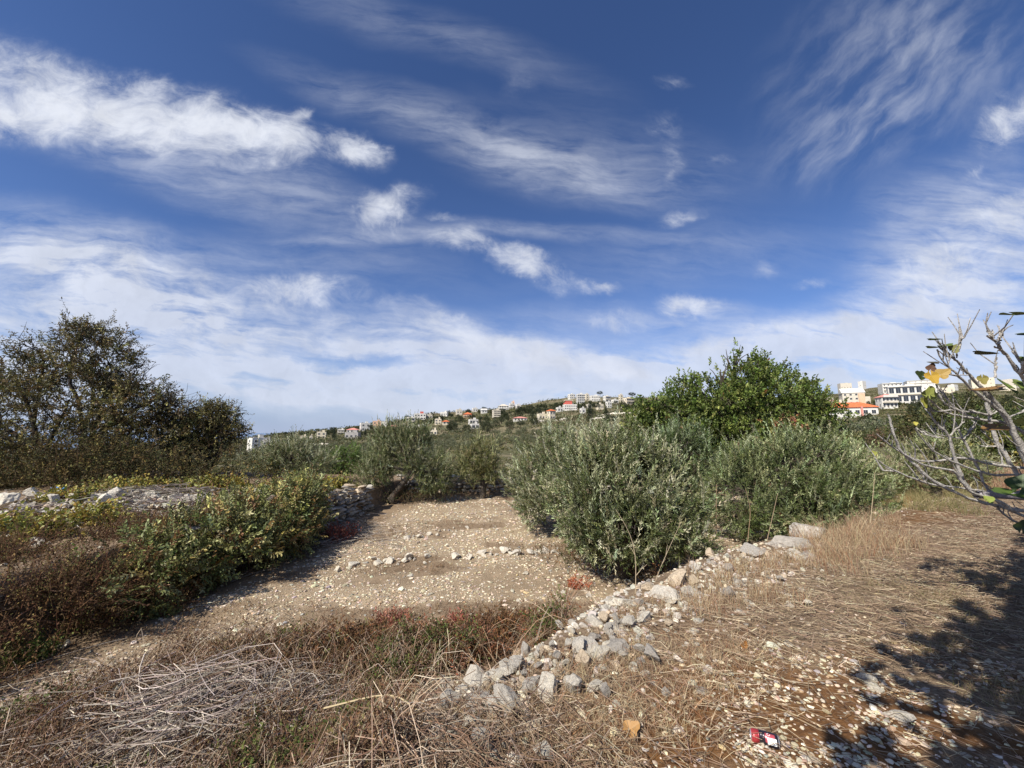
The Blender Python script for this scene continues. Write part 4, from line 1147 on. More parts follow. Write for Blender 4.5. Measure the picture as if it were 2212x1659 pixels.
# brown weed bank between field and brush
def weeds():
    r = rg(250); g = Geo()
    poly = [(-60, 1640), (60, 1575), (200, 1510), (350, 1440), (490, 1370), (640, 1325), (800, 1330), (960, 1330), (1180, 1320), (1240, 1350), (1120, 1410), (1010, 1450), (900, 1500), (880, 1700), (-60, 1700)]
    P_ = np.array([B(*q) for q in poly])
    def inside(px, py):
        c = np.zeros(len(px), bool)
        for i in range(len(P_)):
            x1, y1 = P_[i]; x2, y2 = P_[i - 1]
            k = ((y1 > py) != (y2 > py)) & (px < (x2 - x1) * (py - y1) / (y2 - y1 + 1e-12) + x1)
            c ^= k
        return c
    # outline of the bank on the ground
    G = np.array([hit(*q)[:2] for q in P_])
    n = 42000
    X = r.uniform(-4.6, 1.6, n); Y = r.uniform(1.2, 4.6, n)
    c = np.zeros(n, bool)
    for i in range(len(G)):
        x1, y1 = G[i]; x2, y2 = G[i - 1]
        k = ((y1 > Y) != (y2 > Y)) & (X < (x2 - x1) * (Y - y1) / (y2 - y1 + 1e-12) + x1)
        c ^= k
    X, Y = X[c], Y[c]; n = len(X)
    clump = fbm(X * 1.8, Y * 1.8, 61)
    k = r.random(n) < (.15 + 1.3 * ss(clump, .35, .6))
    X, Y, clump = X[k], Y[k], clump[k]; n = len(X)
    z = ground(X, Y)
    hgt = (.05 + .34 * ss(clump, .3, .75)) * r.random(n) ** .7
    P0 = np.stack([X, Y, z + hgt], 1)
    D = norm(r.normal(size=(n, 3)) * .8 + np.array([0, 0, .45]))
    # zones: green-brown in the middle, rust on the right part, grey brown at the front
    zone = fbm(X * .9 + 3, Y * .9, 66)
    reddish = ss(X, -1.2, .2) * ss(Y, 2.6, 3.2)
    green = ss(zone, .5, .62) * ss(Y, 2.3, 3.0)
    cr = r.random(n)
    for nm, sel, cols, w in (('a', (cr < green * .5), [(.10, .13, .035), (.14, .15, .05), (.07, .09, .03)], [1, .6, .6]),
                             ('b', (cr >= green * .5) & (r.random(n) < reddish * .5), [(.25, .085, .035), (.33, .13, .07), (.20, .09, .04)], [1, .4, 1]),):
        pass
    g_sel = cr < green * .5
    r_sel = (~g_sel) & (r.random(n) < reddish * .45)
    o_sel = ~(g_sel | r_sel)
    sprigs(g, r, P0[g_sel] - .03, D[g_sel], .14, 7, .026, .016, [(.10, .13, .035), (.14, .15, .05), (.07, .09, .03)], [1, .6, .6], (.12, .08, .05), .0018, .9, .3, six=True)
    sprigs(g, r, P0[r_sel] - .03, D[r_sel], .14, 7, .026, .012, [(.25, .10, .045), (.30, .14, .08), (.18, .09, .045)], [1, .4, 1], (.20, .10, .06), .0018, .8, .3)
    sprigs(g, r, P0[o_sel] - .03, D[o_sel], .15, 6, .022, .010, [(.15, .085, .042), (.095, .055, .03), (.23, .14, .07), (.18, .15, .06)], [1, 1, .6, .3], (.19, .12, .075), .0018, .8, .35)
    # arching dry stems through it
    m = 5200
    i = r.integers(0, n, m)
    a = r.uniform(0, 6.28, m); L = r.uniform(.15, .6, m)
    t = np.linspace(0, 1, 5)
    x = X[i][:, None] + np.cos(a)[:, None] * L[:, None] * t; y = Y[i][:, None] + np.sin(a)[:, None] * L[:, None] * t
    zz = ground(x, y).reshape(m, 5) + (np.sin(t * PI)[None] * r.uniform(.02, .3, (m, 1))) + hgt[i][:, None] * .4
    tubes(g, np.stack([x, y, zz], -1), r.uniform(.0010, .0024, (m, 1)), pick(r, [(.42, .30, .20), (.22, .13, .085), (.56, .46, .34)], [1, 1, .6], m), 3)
    tag(g.obj('weeds', M_dry), 'brown withered weeds covering the bank in front of the field', 'weeds', kind='stuff')
weeds()
# heap of grey cut stalks at the bottom left
def brush(n, seed, cx, cy, sx, sy, lab, L0=.25, L1=.95, hmax=.28, ang=None, spread=.5, col=[(.46, .39, .33), (.33, .27, .225), (.58, .50, .41), (.24, .17, .12)], rad=(.0012, .0042)):
    r = rg(seed); g = Geo()
    X = cx + r.normal(size=n) * sx; Y = np.maximum(cy + r.normal(size=n) * sy, .95)
    L = r.uniform(L0, L1, n)
    a = (ang + r.normal(size=n) * spread) if ang is not None else r.uniform(0, 6.28, n)
    if ang is not None:
        a = np.where(r.random(n) < .25, r.uniform(0, 6.28, n), a + .7 * (X - cx))
    t = np.linspace(-.5, .5, 5)
    bow = r.normal(size=(n, 1)) * .22 * L[:, None]
    x = X[:, None] + np.cos(a)[:, None] * L[:, None] * t - np.sin(a)[:, None] * bow * (1 - 4 * t ** 2)
    y = Y[:, None] + np.sin(a)[:, None] * L[:, None] * t + np.cos(a)[:, None] * bow * (1 - 4 * t ** 2)
    d = np.exp(-((X - cx) / sx / 1.4) ** 2 - ((Y - cy) / sy / 1.4) ** 2)
    zz = ground(x, y).reshape(n, 5) + (r.random(n) * hmax * (.25 + d))[:, None] + r.normal(size=(n, 1)) * .25 * t[None] * .25 + .02
    tubes(g, np.stack([x, y, zz], -1), (r.uniform(rad[0], rad[1], (n, 1)) * np.linspace(1.2, .6, 5)[None]), pick(r, col, [1, 1, .6, .5], n), 4)
    return tag(g.obj('brushwood', M_dry), lab, 'dry brush', kind='stuff')
qb = hit(*B(400, 1590))
brush(1900, 260, qb[0], qb[1], .8, .36, 'heap of bleached cut stalks at the bottom left', ang=R(35), spread=.95, hmax=.34, rad=(.0014, .0042))
brush(1700, 261, -2.4, 2.3, .8, .5, 'loose grey twigs over the brush at the left', L0=.15, L1=.6, hmax=.2)
brush(1700, 262, -.35, 1.75, .5, .35, 'loose brown twigs at the bottom edge before the rubble', L0=.1, L1=.45, hmax=.14, col=[(.22, .14, .09), (.32, .23, .16), (.14, .09, .06), (.4, .32, .24)], rad=(.001, .0026))
brush(1100, 264, hp[0][0], hp[0][1], 1.0, .6, 'dead grey sticks lying over the far wall end', L0=.3, L1=.8, hmax=.12)
q = hit(*B(380, 1095)); 
brush(900, 265, q[0], q[1], 1.9, .8, 'dead grey sticks lying among the white heaped stones', L0=.2, L1=.8, hmax=.3, ang=R(10), spread=1.1, rad=(.003, .009), col=[(.30, .26, .23), (.20, .165, .14), (.42, .38, .33), (.12, .09, .07)])

# green herbs and red seedlings
def herb(seed, name, label, px, py, size, cols, w, n=60, leafL=.035, leafW=.02, h=.12, cat='herb', six=True):
    r = rg(seed); g = Geo()
    p = hit(*B(px, py))
    a = r.uniform(0, 6.28, n); q = r.random(n) ** .6 * size
    x, y = p[0] + np.cos(a) * q, p[1] + np.sin(a) * q * .8
    P_ = np.stack([x, y, ground(x, y)], 1)
    D = norm(r.normal(size=(n, 3)) * .45 + np.array([0, 0, 1.]))
    sprigs(g, r, P_, D, h, 7, leafL, leafW, cols, w, (.18, .12, .06), .002, .9, .25, six=six, planar=True)
    o = g.obj(name, M_leaf)
    return tag(o, label, cat)
HG = [(.14, .20, .04), (.10, .15, .03), (.20, .25, .07)]
RD = [(.36, .10, .07), (.42, .17, .12), (.26, .08, .05)]
herb(300, 'herb', 'bright green weed at the left edge of the field', 40, 1430, .28, HG, [1, 1, 1], 120, .04, .025, .2)
herb(301, 'herb', 'small green weed in the shade below the left shrubs', 170, 1350, .2, HG, [1, 1, 1], 70, .05, .03, .22)
herb(302, 'herb', 'yellow-green seedling on the field edge near the left shrubs', 355, 1330, .14, [(.28, .28, .08), (.2, .22, .06)], [1, 1], 40)
herb(303, 'herb', 'green sprout in the middle of the brown weeds', 620, 1390, .25, HG, [1, 1, 1], 90)
herb(304, 'herb', 'green sprout in the brush heap, nearest of the sprouts', 470, 1430, .2, HG, [1, 1, 1], 60)
herb(310, 'red_seedling', 'rust-red seedling at the foot of the bare wall end', 735, 1165, .35, RD, [1, 1, 1], 110, .05, .025, .3, 'seedling')
herb(311, 'red_seedling', 'red-leaved seedling at the upper edge of the brown weeds', 985, 1360, .16, RD, [1, 1, 1], 70, .045, .018, .16, 'seedling')
herb(312, 'red_seedling', 'orange-red seedling beside the trunk of the big olive', 1250, 1270, .14, [(.5, .17, .08), (.36, .10, .05)], [1, 1], 30, .045, .018, .14, 'seedling')
herb(313, 'red_seedling', 'pinkish seedling left of the red-leaved one in the weeds', 850, 1345, .2, [(.40, .18, .13), (.3, .12, .08)], [1, 1], 60, .04, .016, .14, 'seedling')
herb(314, 'red_seedling', 'orange twig of leaves right of the big olive trunk', 1380, 1205, .08, [(.55, .20, .10)], [1], 10, .05, .02, .12, 'seedling')
# dark undergrowth at the feet of the olives
def under(seed, label, px, py, sx, sy, n, h, cols, w):
    r = rg(seed); g = Geo(); p = hit(*B(px, py))
    x = p[0] + r.normal(size=n) * sx; y = p[1] + r.normal(size=n) * sy
    P_ = np.stack([x, y, ground(x, y) + r.random(n) * h * .6], 1)
    D = norm(r.normal(size=(n, 3)) * .5 + np.array([0, 0, .8]))
    sprigs(g, r, P_, D, h * .6, 8, .045, .016, cols, w, (.12, .08, .05), .003, .9, .3)
    tag(g.obj('undergrowth', M_dry), label, 'undergrowth', kind='stuff')
under(320, 'low green and brown growth at the foot of the leaning olive', 880, 1085, .9, .35, 500, .5, [(.07, .09, .03), (.12, .10, .05), (.10, .06, .03)], [1, 1, .6])
under(321, 'brown brush under the big bushy olive', 1340, 1225, .7, .4, 500, .4, [(.14, .08, .045), (.10, .10, .04), (.22, .12, .06)], [1, 1, .6])
under(322, 'rusty brush under the wide dark olive', 1700, 1120, 1.2, .4, 700, .4, [(.16, .08, .035), (.24, .13, .06), (.10, .09, .04)], [1, 1, .6])

for i, (px, py, sx, sy, n, h, lab) in enumerate(((60, 1012, 2.6, .7, 1500, 1.1, 'rust-brown undergrowth hiding the foot of the large brown tree'), (260, 1008, 2.1, .6, 1100, 1.0, 'dark brown undergrowth between the two brown trees'), (150, 1030, 3.5, .5, 700, .5, 'low golden-brown growth before the brown trees'))):
    r = rg(330 + i); g = Geo(); p = pt(*B(px, py), 11.6)
    x = p[0] + r.normal(size=n) * sx; y = p[1] + r.normal(size=n) * sy
    hh = ss(fbm(x * .9, y * .6, 12), .3, .62)
    P_ = np.stack([x, y, ground(x, y) + r.random(n) * h * (.15 + 1.1 * hh)], 1)
    D = norm(r.normal(size=(n, 3)) * .6 + np.array([0, 0, .8]))
    sprigs(g, r, P_, D, .35, 9, .07, .032, [(.095, .075, .03), (.16, .115, .04), (.055, .058, .022), (.24, .20, .07)], [1, .45, 1.1, .25], (.09, .06, .045), .004, .9, .3)
    tag(g.obj('undergrowth', M_dry), lab, 'undergrowth', kind='stuff')
def field_weeds():
    r = rg(340); g = Geo()
    n = 20000
    Y = r.uniform(3.6, 13.5, n); X = r.uniform(-5, 3.5, n)
    P_ = np.stack([X, Y], 1)
    inf = (sdist(P_, EDGE) < -.6) & (sdist(P_, WALL) > .3)
    pch = fbm(X * .55, Y * 1.3, 37) * .75 + .25 * fbm(X * 2.2, Y * 4.5, 38)
    k = inf & (r.random(n) < .9 * ss(-pch, -.50, -.36) * (.4 + fbm(X * 3, Y * 3, 45)))
    X, Y = X[k], Y[k]; n = len(X)
    z = ground(X, Y)
    D = norm(r.normal(size=(n, 3)) + np.array([0, 0, .35]))
    sprigs(g, r, np.stack([X, Y, z + .005], 1), D, .09, 6, .022, .009, [(.22, .14, .08), (.15, .09, .05), (.30, .21, .12)], [1, 1, .6], (.24, .16, .10), .0016, .9, .4)
    tag(g.obj('weeds', M_dry), 'sparse brown dry weeds dotted over the stony field', 'weeds', kind='stuff')
field_weeds()
RUST = [(.17, .085, .04), (.11, .06, .032), (.24, .13, .06), (.12, .12, .045)]
under(323, 'rust-brown withered growth in the middle of the weed bank', 740, 1425, .50, .22, 1100, .24, RUST, [1, 1, .5, .4])
under(324, 'low brown growth between the weed bank and the middle rubble', 1110, 1370, .30, .16, 500, .2, RUST, [1, 1, .5, .2])
under(325, 'brown withered growth at the left end of the weed bank', 330, 1560, .45, .2, 600, .2, RUST, [.8, 1, .5, .6])
under(326, 'reddish withered growth on the right part of the weed bank', 930, 1410, .40, .18, 800, .22, [(.24, .10, .05), (.17, .085, .04), (.30, .15, .09)], [1, 1, .4])
# scrub and trees behind the fig
for i, (px, py, Y, s, lab, cols) in enumerate((
        (960, 398, 24, 2.9, 'dense olive-brown tree behind the upper fig branches', [(.085, .095, .028), (.13, .12, .04), (.06, .065, .022)]),
        (1003, 408, 20, 2.2, 'dark green tree at the right edge behind the fig', [(.07, .095, .025), (.10, .12, .035), (.045, .06, .018)]),
        (902, 425, 30, 1.6, 'reddish-brown bush below the pink-roofed house', [(.16, .10, .055), (.20, .13, .08), (.10, .09, .04)]),
        (868, 433, 34, 2.6, 'green-brown thicket below the orange-roofed house', [(.10, .11, .035), (.14, .13, .05), (.07, .08, .03)]),
        (1050, 420, 18, 2.2, 'yellowing dark bush partly outside the right edge', [(.09, .11, .03), (.26, .22, .06), (.05, .07, .02)]),
        (893, 418, 60, 3.0, 'dark green tree right below the orange-roofed house', [(.05, .075, .022), (.08, .10, .03)]),
        (857, 425, 75, 3.0, 'rounded dark bush hiding the base of the orange-roofed house', [(.05, .07, .022), (.08, .095, .03)]))):
    p = pt(px, py, Y)
    z = gz(p[0], p[1])
    top = max(1.0, (p[2] - z)) / 1.2
    lobes = [(0, 0, top * .55, s, s * .8, top * .55), (-s * .8, 0, top * .4, s * .6, s * .6, top * .42), (s * .8, 0, top * .42, s * .6, s * .6, top * .42), (s * .2, 0, top * .85, s * .55, s * .5, top * .38)]
    r = rg(400 + i); gt = Geo(); gc = Geo()
    tip = trunk_tube(gt, r, np.array([(0, 0, -.3), (.1, 0, top * .2), (0, 0, top * .4)]), [.22, .16, .12], BARK)
    limbs(gt, r, tip, [l[:3] for l in lobes], .1, .03, BARK)
    Pp, Nn, li = lobe_points(r, lobes, 1900, .6, 1.06, .05, .2)
    D = norm(Nn + np.array([0, 0, .3]) + r.normal(size=Nn.shape) * .45)
    sprigs(gc, r, Pp, D, .1 * s + .1, 7, .05 * s + .02, .03 * s + .01, cols, [1] * len(cols), None, .003, .9, .2, six=False)
    plant_tree('tree' if s > 2 else 'bush', lab, 'tree' if s > 2 else 'bush', (p[0], p[1], z - .1), gt, gc)

# ------------------------------------------------------------------ fig tree at the right, traced limb by limb
def c7(x, y): return (3580 + .2713 * x) / 3.9375, (1200 + .2713 * y) / 3.9375
def c8(x, y): return (3480 + .3315 * x) / 3.9375, (1600 + .3315 * y) / 3.9375
FIGB = []
def fb(Y0, Y1, r0, r1, *pts):
    """limb from its tip (depth Y0, radius r0) towards the tree (depth Y1, radius r1)"""
    n = len(pts)
    Q = np.array([pt(*q, Y0 + (Y1 - Y0) * i / (n - 1)) for i, q in enumerate(pts)])
    P_ = smooth_path(Q, max(10, n * 3))
    FIGB.append((P_, np.linspace(r0, r1, len(P_))))
A, Bq = c7, c8
FORK = (1120, 560)
TR = [(1085, 500), (1180, 560)]
fb(3.0, 3.3, .005, .028, A(400, 650), A(460, 780), A(550, 880), A(640, 960), A(730, 1050), A(800, 1110), A(900, 1210), A(1000, 1300), A(1100, 1370), A(1250, 1480), A(1340, 1560), A(1480, 1650), Bq(1560, 380), Bq(1665, 540), (1060, 500), (1150, 560))
fb(3.0, 3.2, .004, .014, A(420, 540), A(480, 610), A(550, 690), A(640, 770), A(720, 840), A(790, 930), A(870, 1020), A(960, 1110), A(1050, 1210), A(1120, 1300))
fb(3.2, 3.4, .016, .036, A(1120, 1280), A(1200, 1370), A(1300, 1480), A(1400, 1590), Bq(1480, 200), Bq(1560, 360), Bq(1665, 560), (1055, 520), (1150, 570))
fb(3.0, 3.05, .006, .006, A(732, 310), A(730, 400), A(745, 490), A(740, 580), A(710, 690), A(680, 770))
fb(3.0, 3.0, .004, .003, A(815, 465), A(790, 485), A(745, 495))
fb(3.0, 3.05, .003, .006, A(400, 660), A(480, 720), A(600, 775), A(650, 780))
fb(3.0, 3.0, .003, .005, A(605, 715), A(600, 770), A(550, 870))
fb(2.5, 2.7, .006, .022, A(1130, 440), A(1200, 480), A(1260, 545), A(1310, 600), A(1400, 700), A(1460, 800), A(1530, 900), A(1590, 980), A(1640, 1050), A(1720, 1200), (1060, 420), (1130, 540))
fb(2.5, 2.5, .009, .010, A(1350, 365), A(1340, 430), A(1305, 490), A(1290, 570))
fb(2.5, 2.5, .005, .006, A(1130, 370), A(1160, 420), A(1200, 470))
fb(2.5, 2.5, .005, .006, A(1210, 375), A(1205, 420), A(1220, 490))
fb(2.5, 2.55, .005, .008, A(1230, 608), A(1310, 640), A(1390, 710))
fb(2.5, 2.6, .012, .014, A(1700, 800), A(1666, 900), A(1630, 990))
fb(2.6, 2.6, .006, .008, A(1510, 665), A(1550, 740), A(1600, 810), A(1666, 880))
fb(3.0, 3.0, .006, .007, A(1265, 765), A(1260, 850), A(1245, 950), A(1240, 1060))
fb(3.0, 3.0, .003, .004, A(520, 1010), A(600, 1010), A(700, 1020), A(850, 1020))
fb(3.6, 3.7, .011, .03, A(1110, 1420), A(1150, 1510), A(1160, 1610), Bq(1250, 90), Bq(1270, 190), Bq(1300, 330), Bq(1340, 410), Bq(1400, 500), Bq(1450, 600), Bq(1520, 700), Bq(1600, 840), Bq(1680, 940), (1090, 560), (1170, 590))
fb(3.6, 3.6, .005, .008, A(1280, 1540), A(1220, 1580), A(1160, 1600))
fb(3.0, 3.5, .004, .024, Bq(-60, 640), Bq(0, 700), Bq(130, 770), Bq(280, 830), Bq(400, 880), Bq(560, 930), Bq(700, 940), Bq(760, 980), Bq(950, 1070), Bq(1100, 1120), Bq(1300, 1170), Bq(1450, 1210), Bq(1665, 1240), (1080, 520), (1170, 580))
fb(3.0, 3.1, .006, .012, Bq(60, 100), Bq(110, 300), Bq(150, 460), Bq(240, 570), Bq(400, 720), Bq(500, 830), Bq(620, 910), Bq(700, 945))
fb(3.1, 3.5, .004, .020, Bq(-90, 330), Bq(0, 400), Bq(70, 460), Bq(200, 540), Bq(300, 600), Bq(420, 645), Bq(560, 665), Bq(750, 640), Bq(880, 600), Bq(1000, 620), Bq(1100, 650), Bq(1300, 690), Bq(1500, 720), Bq(1665, 735), (1080, 470), (1150, 560))
fb(3.0, 3.3, .005, .013, Bq(150, 480), Bq(300, 620), Bq(450, 690), Bq(600, 730), Bq(860, 770), Bq(900, 850), Bq(1000, 1000), Bq(1100, 1060), Bq(1220, 1060), Bq(1330, 1110), Bq(1500, 1200))
fb(3.0, 3.4, .004, .018, Bq(380, 260), Bq(440, 350), Bq(480, 430), Bq(600, 540), Bq(720, 620), Bq(870, 680), Bq(1000, 730), Bq(1150, 780), Bq(1300, 820), Bq(1450, 820), Bq(1665, 800), (1090, 490), (1160, 570))
fb(3.2, 3.3, .006, .013, Bq(540, 60), Bq(600, 180), Bq(700, 270), Bq(780, 350), Bq(800, 480), Bq(840, 580), Bq(870, 700), Bq(940, 870), Bq(1000, 970), Bq(1100, 1050))
fb(3.4, 3.5, .006, .022, Bq(820, 140), Bq(860, 240), Bq(940, 370), Bq(1000, 500), Bq(1050, 600), Bq(1110, 700), Bq(1150, 800), Bq(1180, 880), Bq(1220, 1010), Bq(1330, 1110), Bq(1450, 1220), Bq(1665, 1300), (1100, 540), (1180, 600))
fb(3.2, 3.25, .004, .007, Bq(970, 160), Bq(870, 260), Bq(780, 345))
fb(3.4, 3.4, .004, .008, Bq(1130, 100), Bq(1080, 240), Bq(1010, 320), Bq(950, 380))
fb(3.2, 3.4, .005, .012, Bq(700, 940), Bq(900, 970), Bq(1100, 1000), Bq(1250, 1020), Bq(1400, 1030), Bq(1665, 1050), (1090, 520))
fb(3.2, 3.4, .006, .022, A(280, 1370), A(350, 1440), A(450, 1530), A(600, 1590), A(750, 1630), A(900, 1645), Bq(1000, 130), Bq(1230, 170), Bq(1450, 185), Bq(1600, 260), (1060, 460), (1140, 560))
fb(3.2, 3.3, .005, .010, A(390, 1150), A(430, 1260), A(470, 1380), A(560, 1460), A(640, 1500), A(720, 1540), A(850, 1555), A(1000, 1565), A(1160, 1600))
fb(3.3, 3.3, .005, .010, A(420, 1210), A(560, 1380), A(650, 1480), A(740, 1560), A(900, 1630), A(1000, 1655))
fb(3.2, 3.2, .003, .006, A(190, 1470), A(300, 1540), A(420, 1550), A(640, 1525))
fb(3.1, 3.4, .006, .012, Bq(1350, 1180), Bq(1400, 1260), Bq(1500, 1350), Bq(1665, 1395), (1090, 560))
fb(3.4, 3.4, .004, .006, Bq(1160, 280), Bq(1250, 380), Bq(1340, 470), Bq(1400, 600), Bq(1410, 690))
fb(3.4, 3.4, .004, .006, Bq(1140, 470), Bq(1240, 480), Bq(1330, 478))
fb(3.4, 3.4, .004, .007, Bq(560, 230), Bq(610, 320), Bq(700, 350), Bq(780, 365), Bq(950, 385))
fb(3.1, 3.1, .004, .006, Bq(380, 260), Bq(480, 330), Bq(600, 365), Bq(700, 378))
fb(3.4, 3.6, .006, .012, Bq(1500, 130), Bq(1600, 80), Bq(1700, 40), (1050, 400))
fb(3.1, 3.1, .003, .006, Bq(-60, 680), Bq(-20, 770), Bq(60, 762), Bq(130, 770))
def fig_leaf(g, c, s, d, n, col, lob=True, curl=.25):
    col = np.array(col) * .92
    """five-lobed leaf, drawn as a fan with a raised rim"""
    c = np.asarray(c, float); d = norm(np.asarray(d, float)); n = np.asarray(n, float)
    S = norm(np.cross(d, n)); n = norm(np.cross(S, d))
    k = 25; th = np.linspace(-PI * .93, PI * .93, k)
    rad = s * (.70 + .30 * np.abs(np.cos(th * 1.9)) ** 1.3) * (.72 + .34 * np.cos(th / 2) ** 2) * (1 + .03 * np.sin(th * 17)) if lob else s * (.75 + .25 * np.cos(th))
    rim = c + np.cos(th)[:, None] * rad[:, None] * d + np.sin(th)[:, None] * rad[:, None] * .85 * S + (n * (rad[:, None] ** 2 / s * curl) * np.cos(th * 1.7)[:, None]) + n * (np.abs(np.sin(th)) * s * curl)[:, None]
    V = np.vstack([c[None], rim])
    F = np.array([[0, i + 1, i + 2] for i in range(k - 1)])
    # the blade has a real, very thin thickness
    V2 = V - n * .0012
    g.add(V, F, col); g.add(V2, F[:, ::-1], np.array(col) * np.array([1.1, 1.1, 1.2]))
def fig():
    r = rg(500)
    base = pt(1150, 600, 3.6); bx, by = 5.35, 3.3
    root = tag(empty('fig_tree', (bx, by, gz(bx, by))), 'bare pale-branched fig tree reaching in at the right edge with a few yellow leaves', 'tree')
    o = np.array([bx, by, gz(bx, by)])
    g = Geo()
    GREY = (.36, .34, .33)
    for P_, rad in FIGB:
        n = len(P_)
        w = r.normal(size=P_.shape) * .0025
        bud = 1 + .16 * (r.random(n) < .3) + r.normal(size=n) * .05
        cols = np.array(GREY)[None] * (.75 + .35 * vnoise(np.arange(n) * .6, np.full(n, len(P_) * 1.3), 5))[:, None] * (1 - .35 * (r.random((n, 1)) < .15))
        tubes(g, (P_ + w - o)[None], (np.maximum(rad * bud * 1.02, .0035))[None], np.array([[.52, .49, .45]]) * r.uniform(.8, 1.1), 7)
    # short side twigs
    for P_, rad in FIGB:
        for i_ in r.integers(2, max(3, len(P_) - 2), max(2, len(P_) // 4)):
            b_ = P_[i_]; tdir = norm(P_[max(i_ - 2, 0)] - P_[i_])
            e_ = b_ + norm(tdir * .8 + np.array([-.2, 0, .9]) + r.normal(size=3) * .4) * r.uniform(.05, .24)
            tubes(g, (np.stack([b_, (b_ + e_) / 2 + r.normal(size=3) * .008, e_]) - o)[None], np.array([[.0045, .0038, .0026]]), np.array([[.46, .43, .40]]) * r.uniform(.7, 1.1), 5)
    # trunk and main forks, just outside the view
    for tgt in (FIGB[0][0][-1], FIGB[7][0][-1], FIGB[16][0][-1], FIGB[18][0][-1], FIGB[23][0][-1], (2.9, 1.2, 2.7), (4.1, 1.7, 3.1), (1.9, .3, 2.7), (1.0, -.3, 3.0), (.3, -.8, 2.9), (2.2, -.7, 3.0), (5.5, 2.6, 3.4), (6.6, 3.6, 3.0), (6.2, 2.2, 2.6)):
        limbs(g, r, np.array([0, 0, .55]), [np.array(tgt) - o], .065, .03, GREY, 9, 8, .08, .06)
    trunk_tube(g, r, np.array([(0.05, 0, -.15), (0, .03, .3), (0, 0, .65)]), [.16, .13, .11], GREY)
    g.obj('trunk', M_figbark, root, smooth=True)
    # loose crown beside and behind the view: it throws the shade on the slope
    gc = Geo()
    cr = [(2.3, .55, 2.75, .8, .6, .5), (3.1, 1.35, 2.7, .8, .6, .55), (3.9, 1.9, 2.9, .9, .6, .6), (4.9, 2.5, 3.1, .9, .7, .6), (5.8, 3.1, 3.0, .9, .8, .7), (6.8, 3.4, 2.4, .9, .9, .8), (3.6, .5, 3.0, 1.0, .8, .6), (5.0, 1.2, 2.9, 1.2, .9, .8), (6.3, 2.0, 2.4, 1.1, 1., .9), (1.9, -.1, 2.9, .7, .5, .4)]
    cr += [(-.1, -1.0, 3.0, .7, .5, .3), (.3, -.7, 2.9, .8, .6, .35), (1.1, 0, 3.0, .8, .6, .35), (1.7, .55, 3.1, .7, .6, .4), (1.2, -1.1, 3.0, 1.0, .8, .4), (2.6, -.6, 3.0, 1.1, .8, .5), (2.9, .4, 2.9, .8, .7, .4)]
    Pp, Nn, li = lobe_points(r, cr, 15000, .1, 1.15)
    k = (np.abs(Pp[:, 0]) / np.maximum(Pp[:, 1], .02) > 1.6) | (Pp[:, 1] < -.15) | ((Pp[:, 2] - CAM_Z) / np.maximum(Pp[:, 1], .02) > 1.9)
    Pp, Nn = Pp[k], Nn[k]
    ga = fbm(Pp[:, 0] * 1.5, Pp[:, 1] * 1.5 + Pp[:, 2], 91, 3) > .39
    Pp = Pp[ga]
    for p in Pp:
        d = norm(r.normal(size=3) * [1, 1, .35]); n = norm(r.normal(size=3) * .5 + [0, 0, 1])
        col = np.array([(.12, .17, .045), (.20, .22, .06), (.09, .13, .035)][r.integers(3)]) * r.uniform(.8, 1.2)
        fig_leaf(gc, p - o, r.uniform(.055, .10), d, n, col)
    gc.obj('crown', M_leaf, root)
    # the few leaves seen against the sky and the scrub, each a part
    GRN = (.16, .22, .055); DK = (.05, .075, .025); YEL = (.55, .36, .06); LIME = (.34, .38, .10); BRN = (.30, .17, .06)
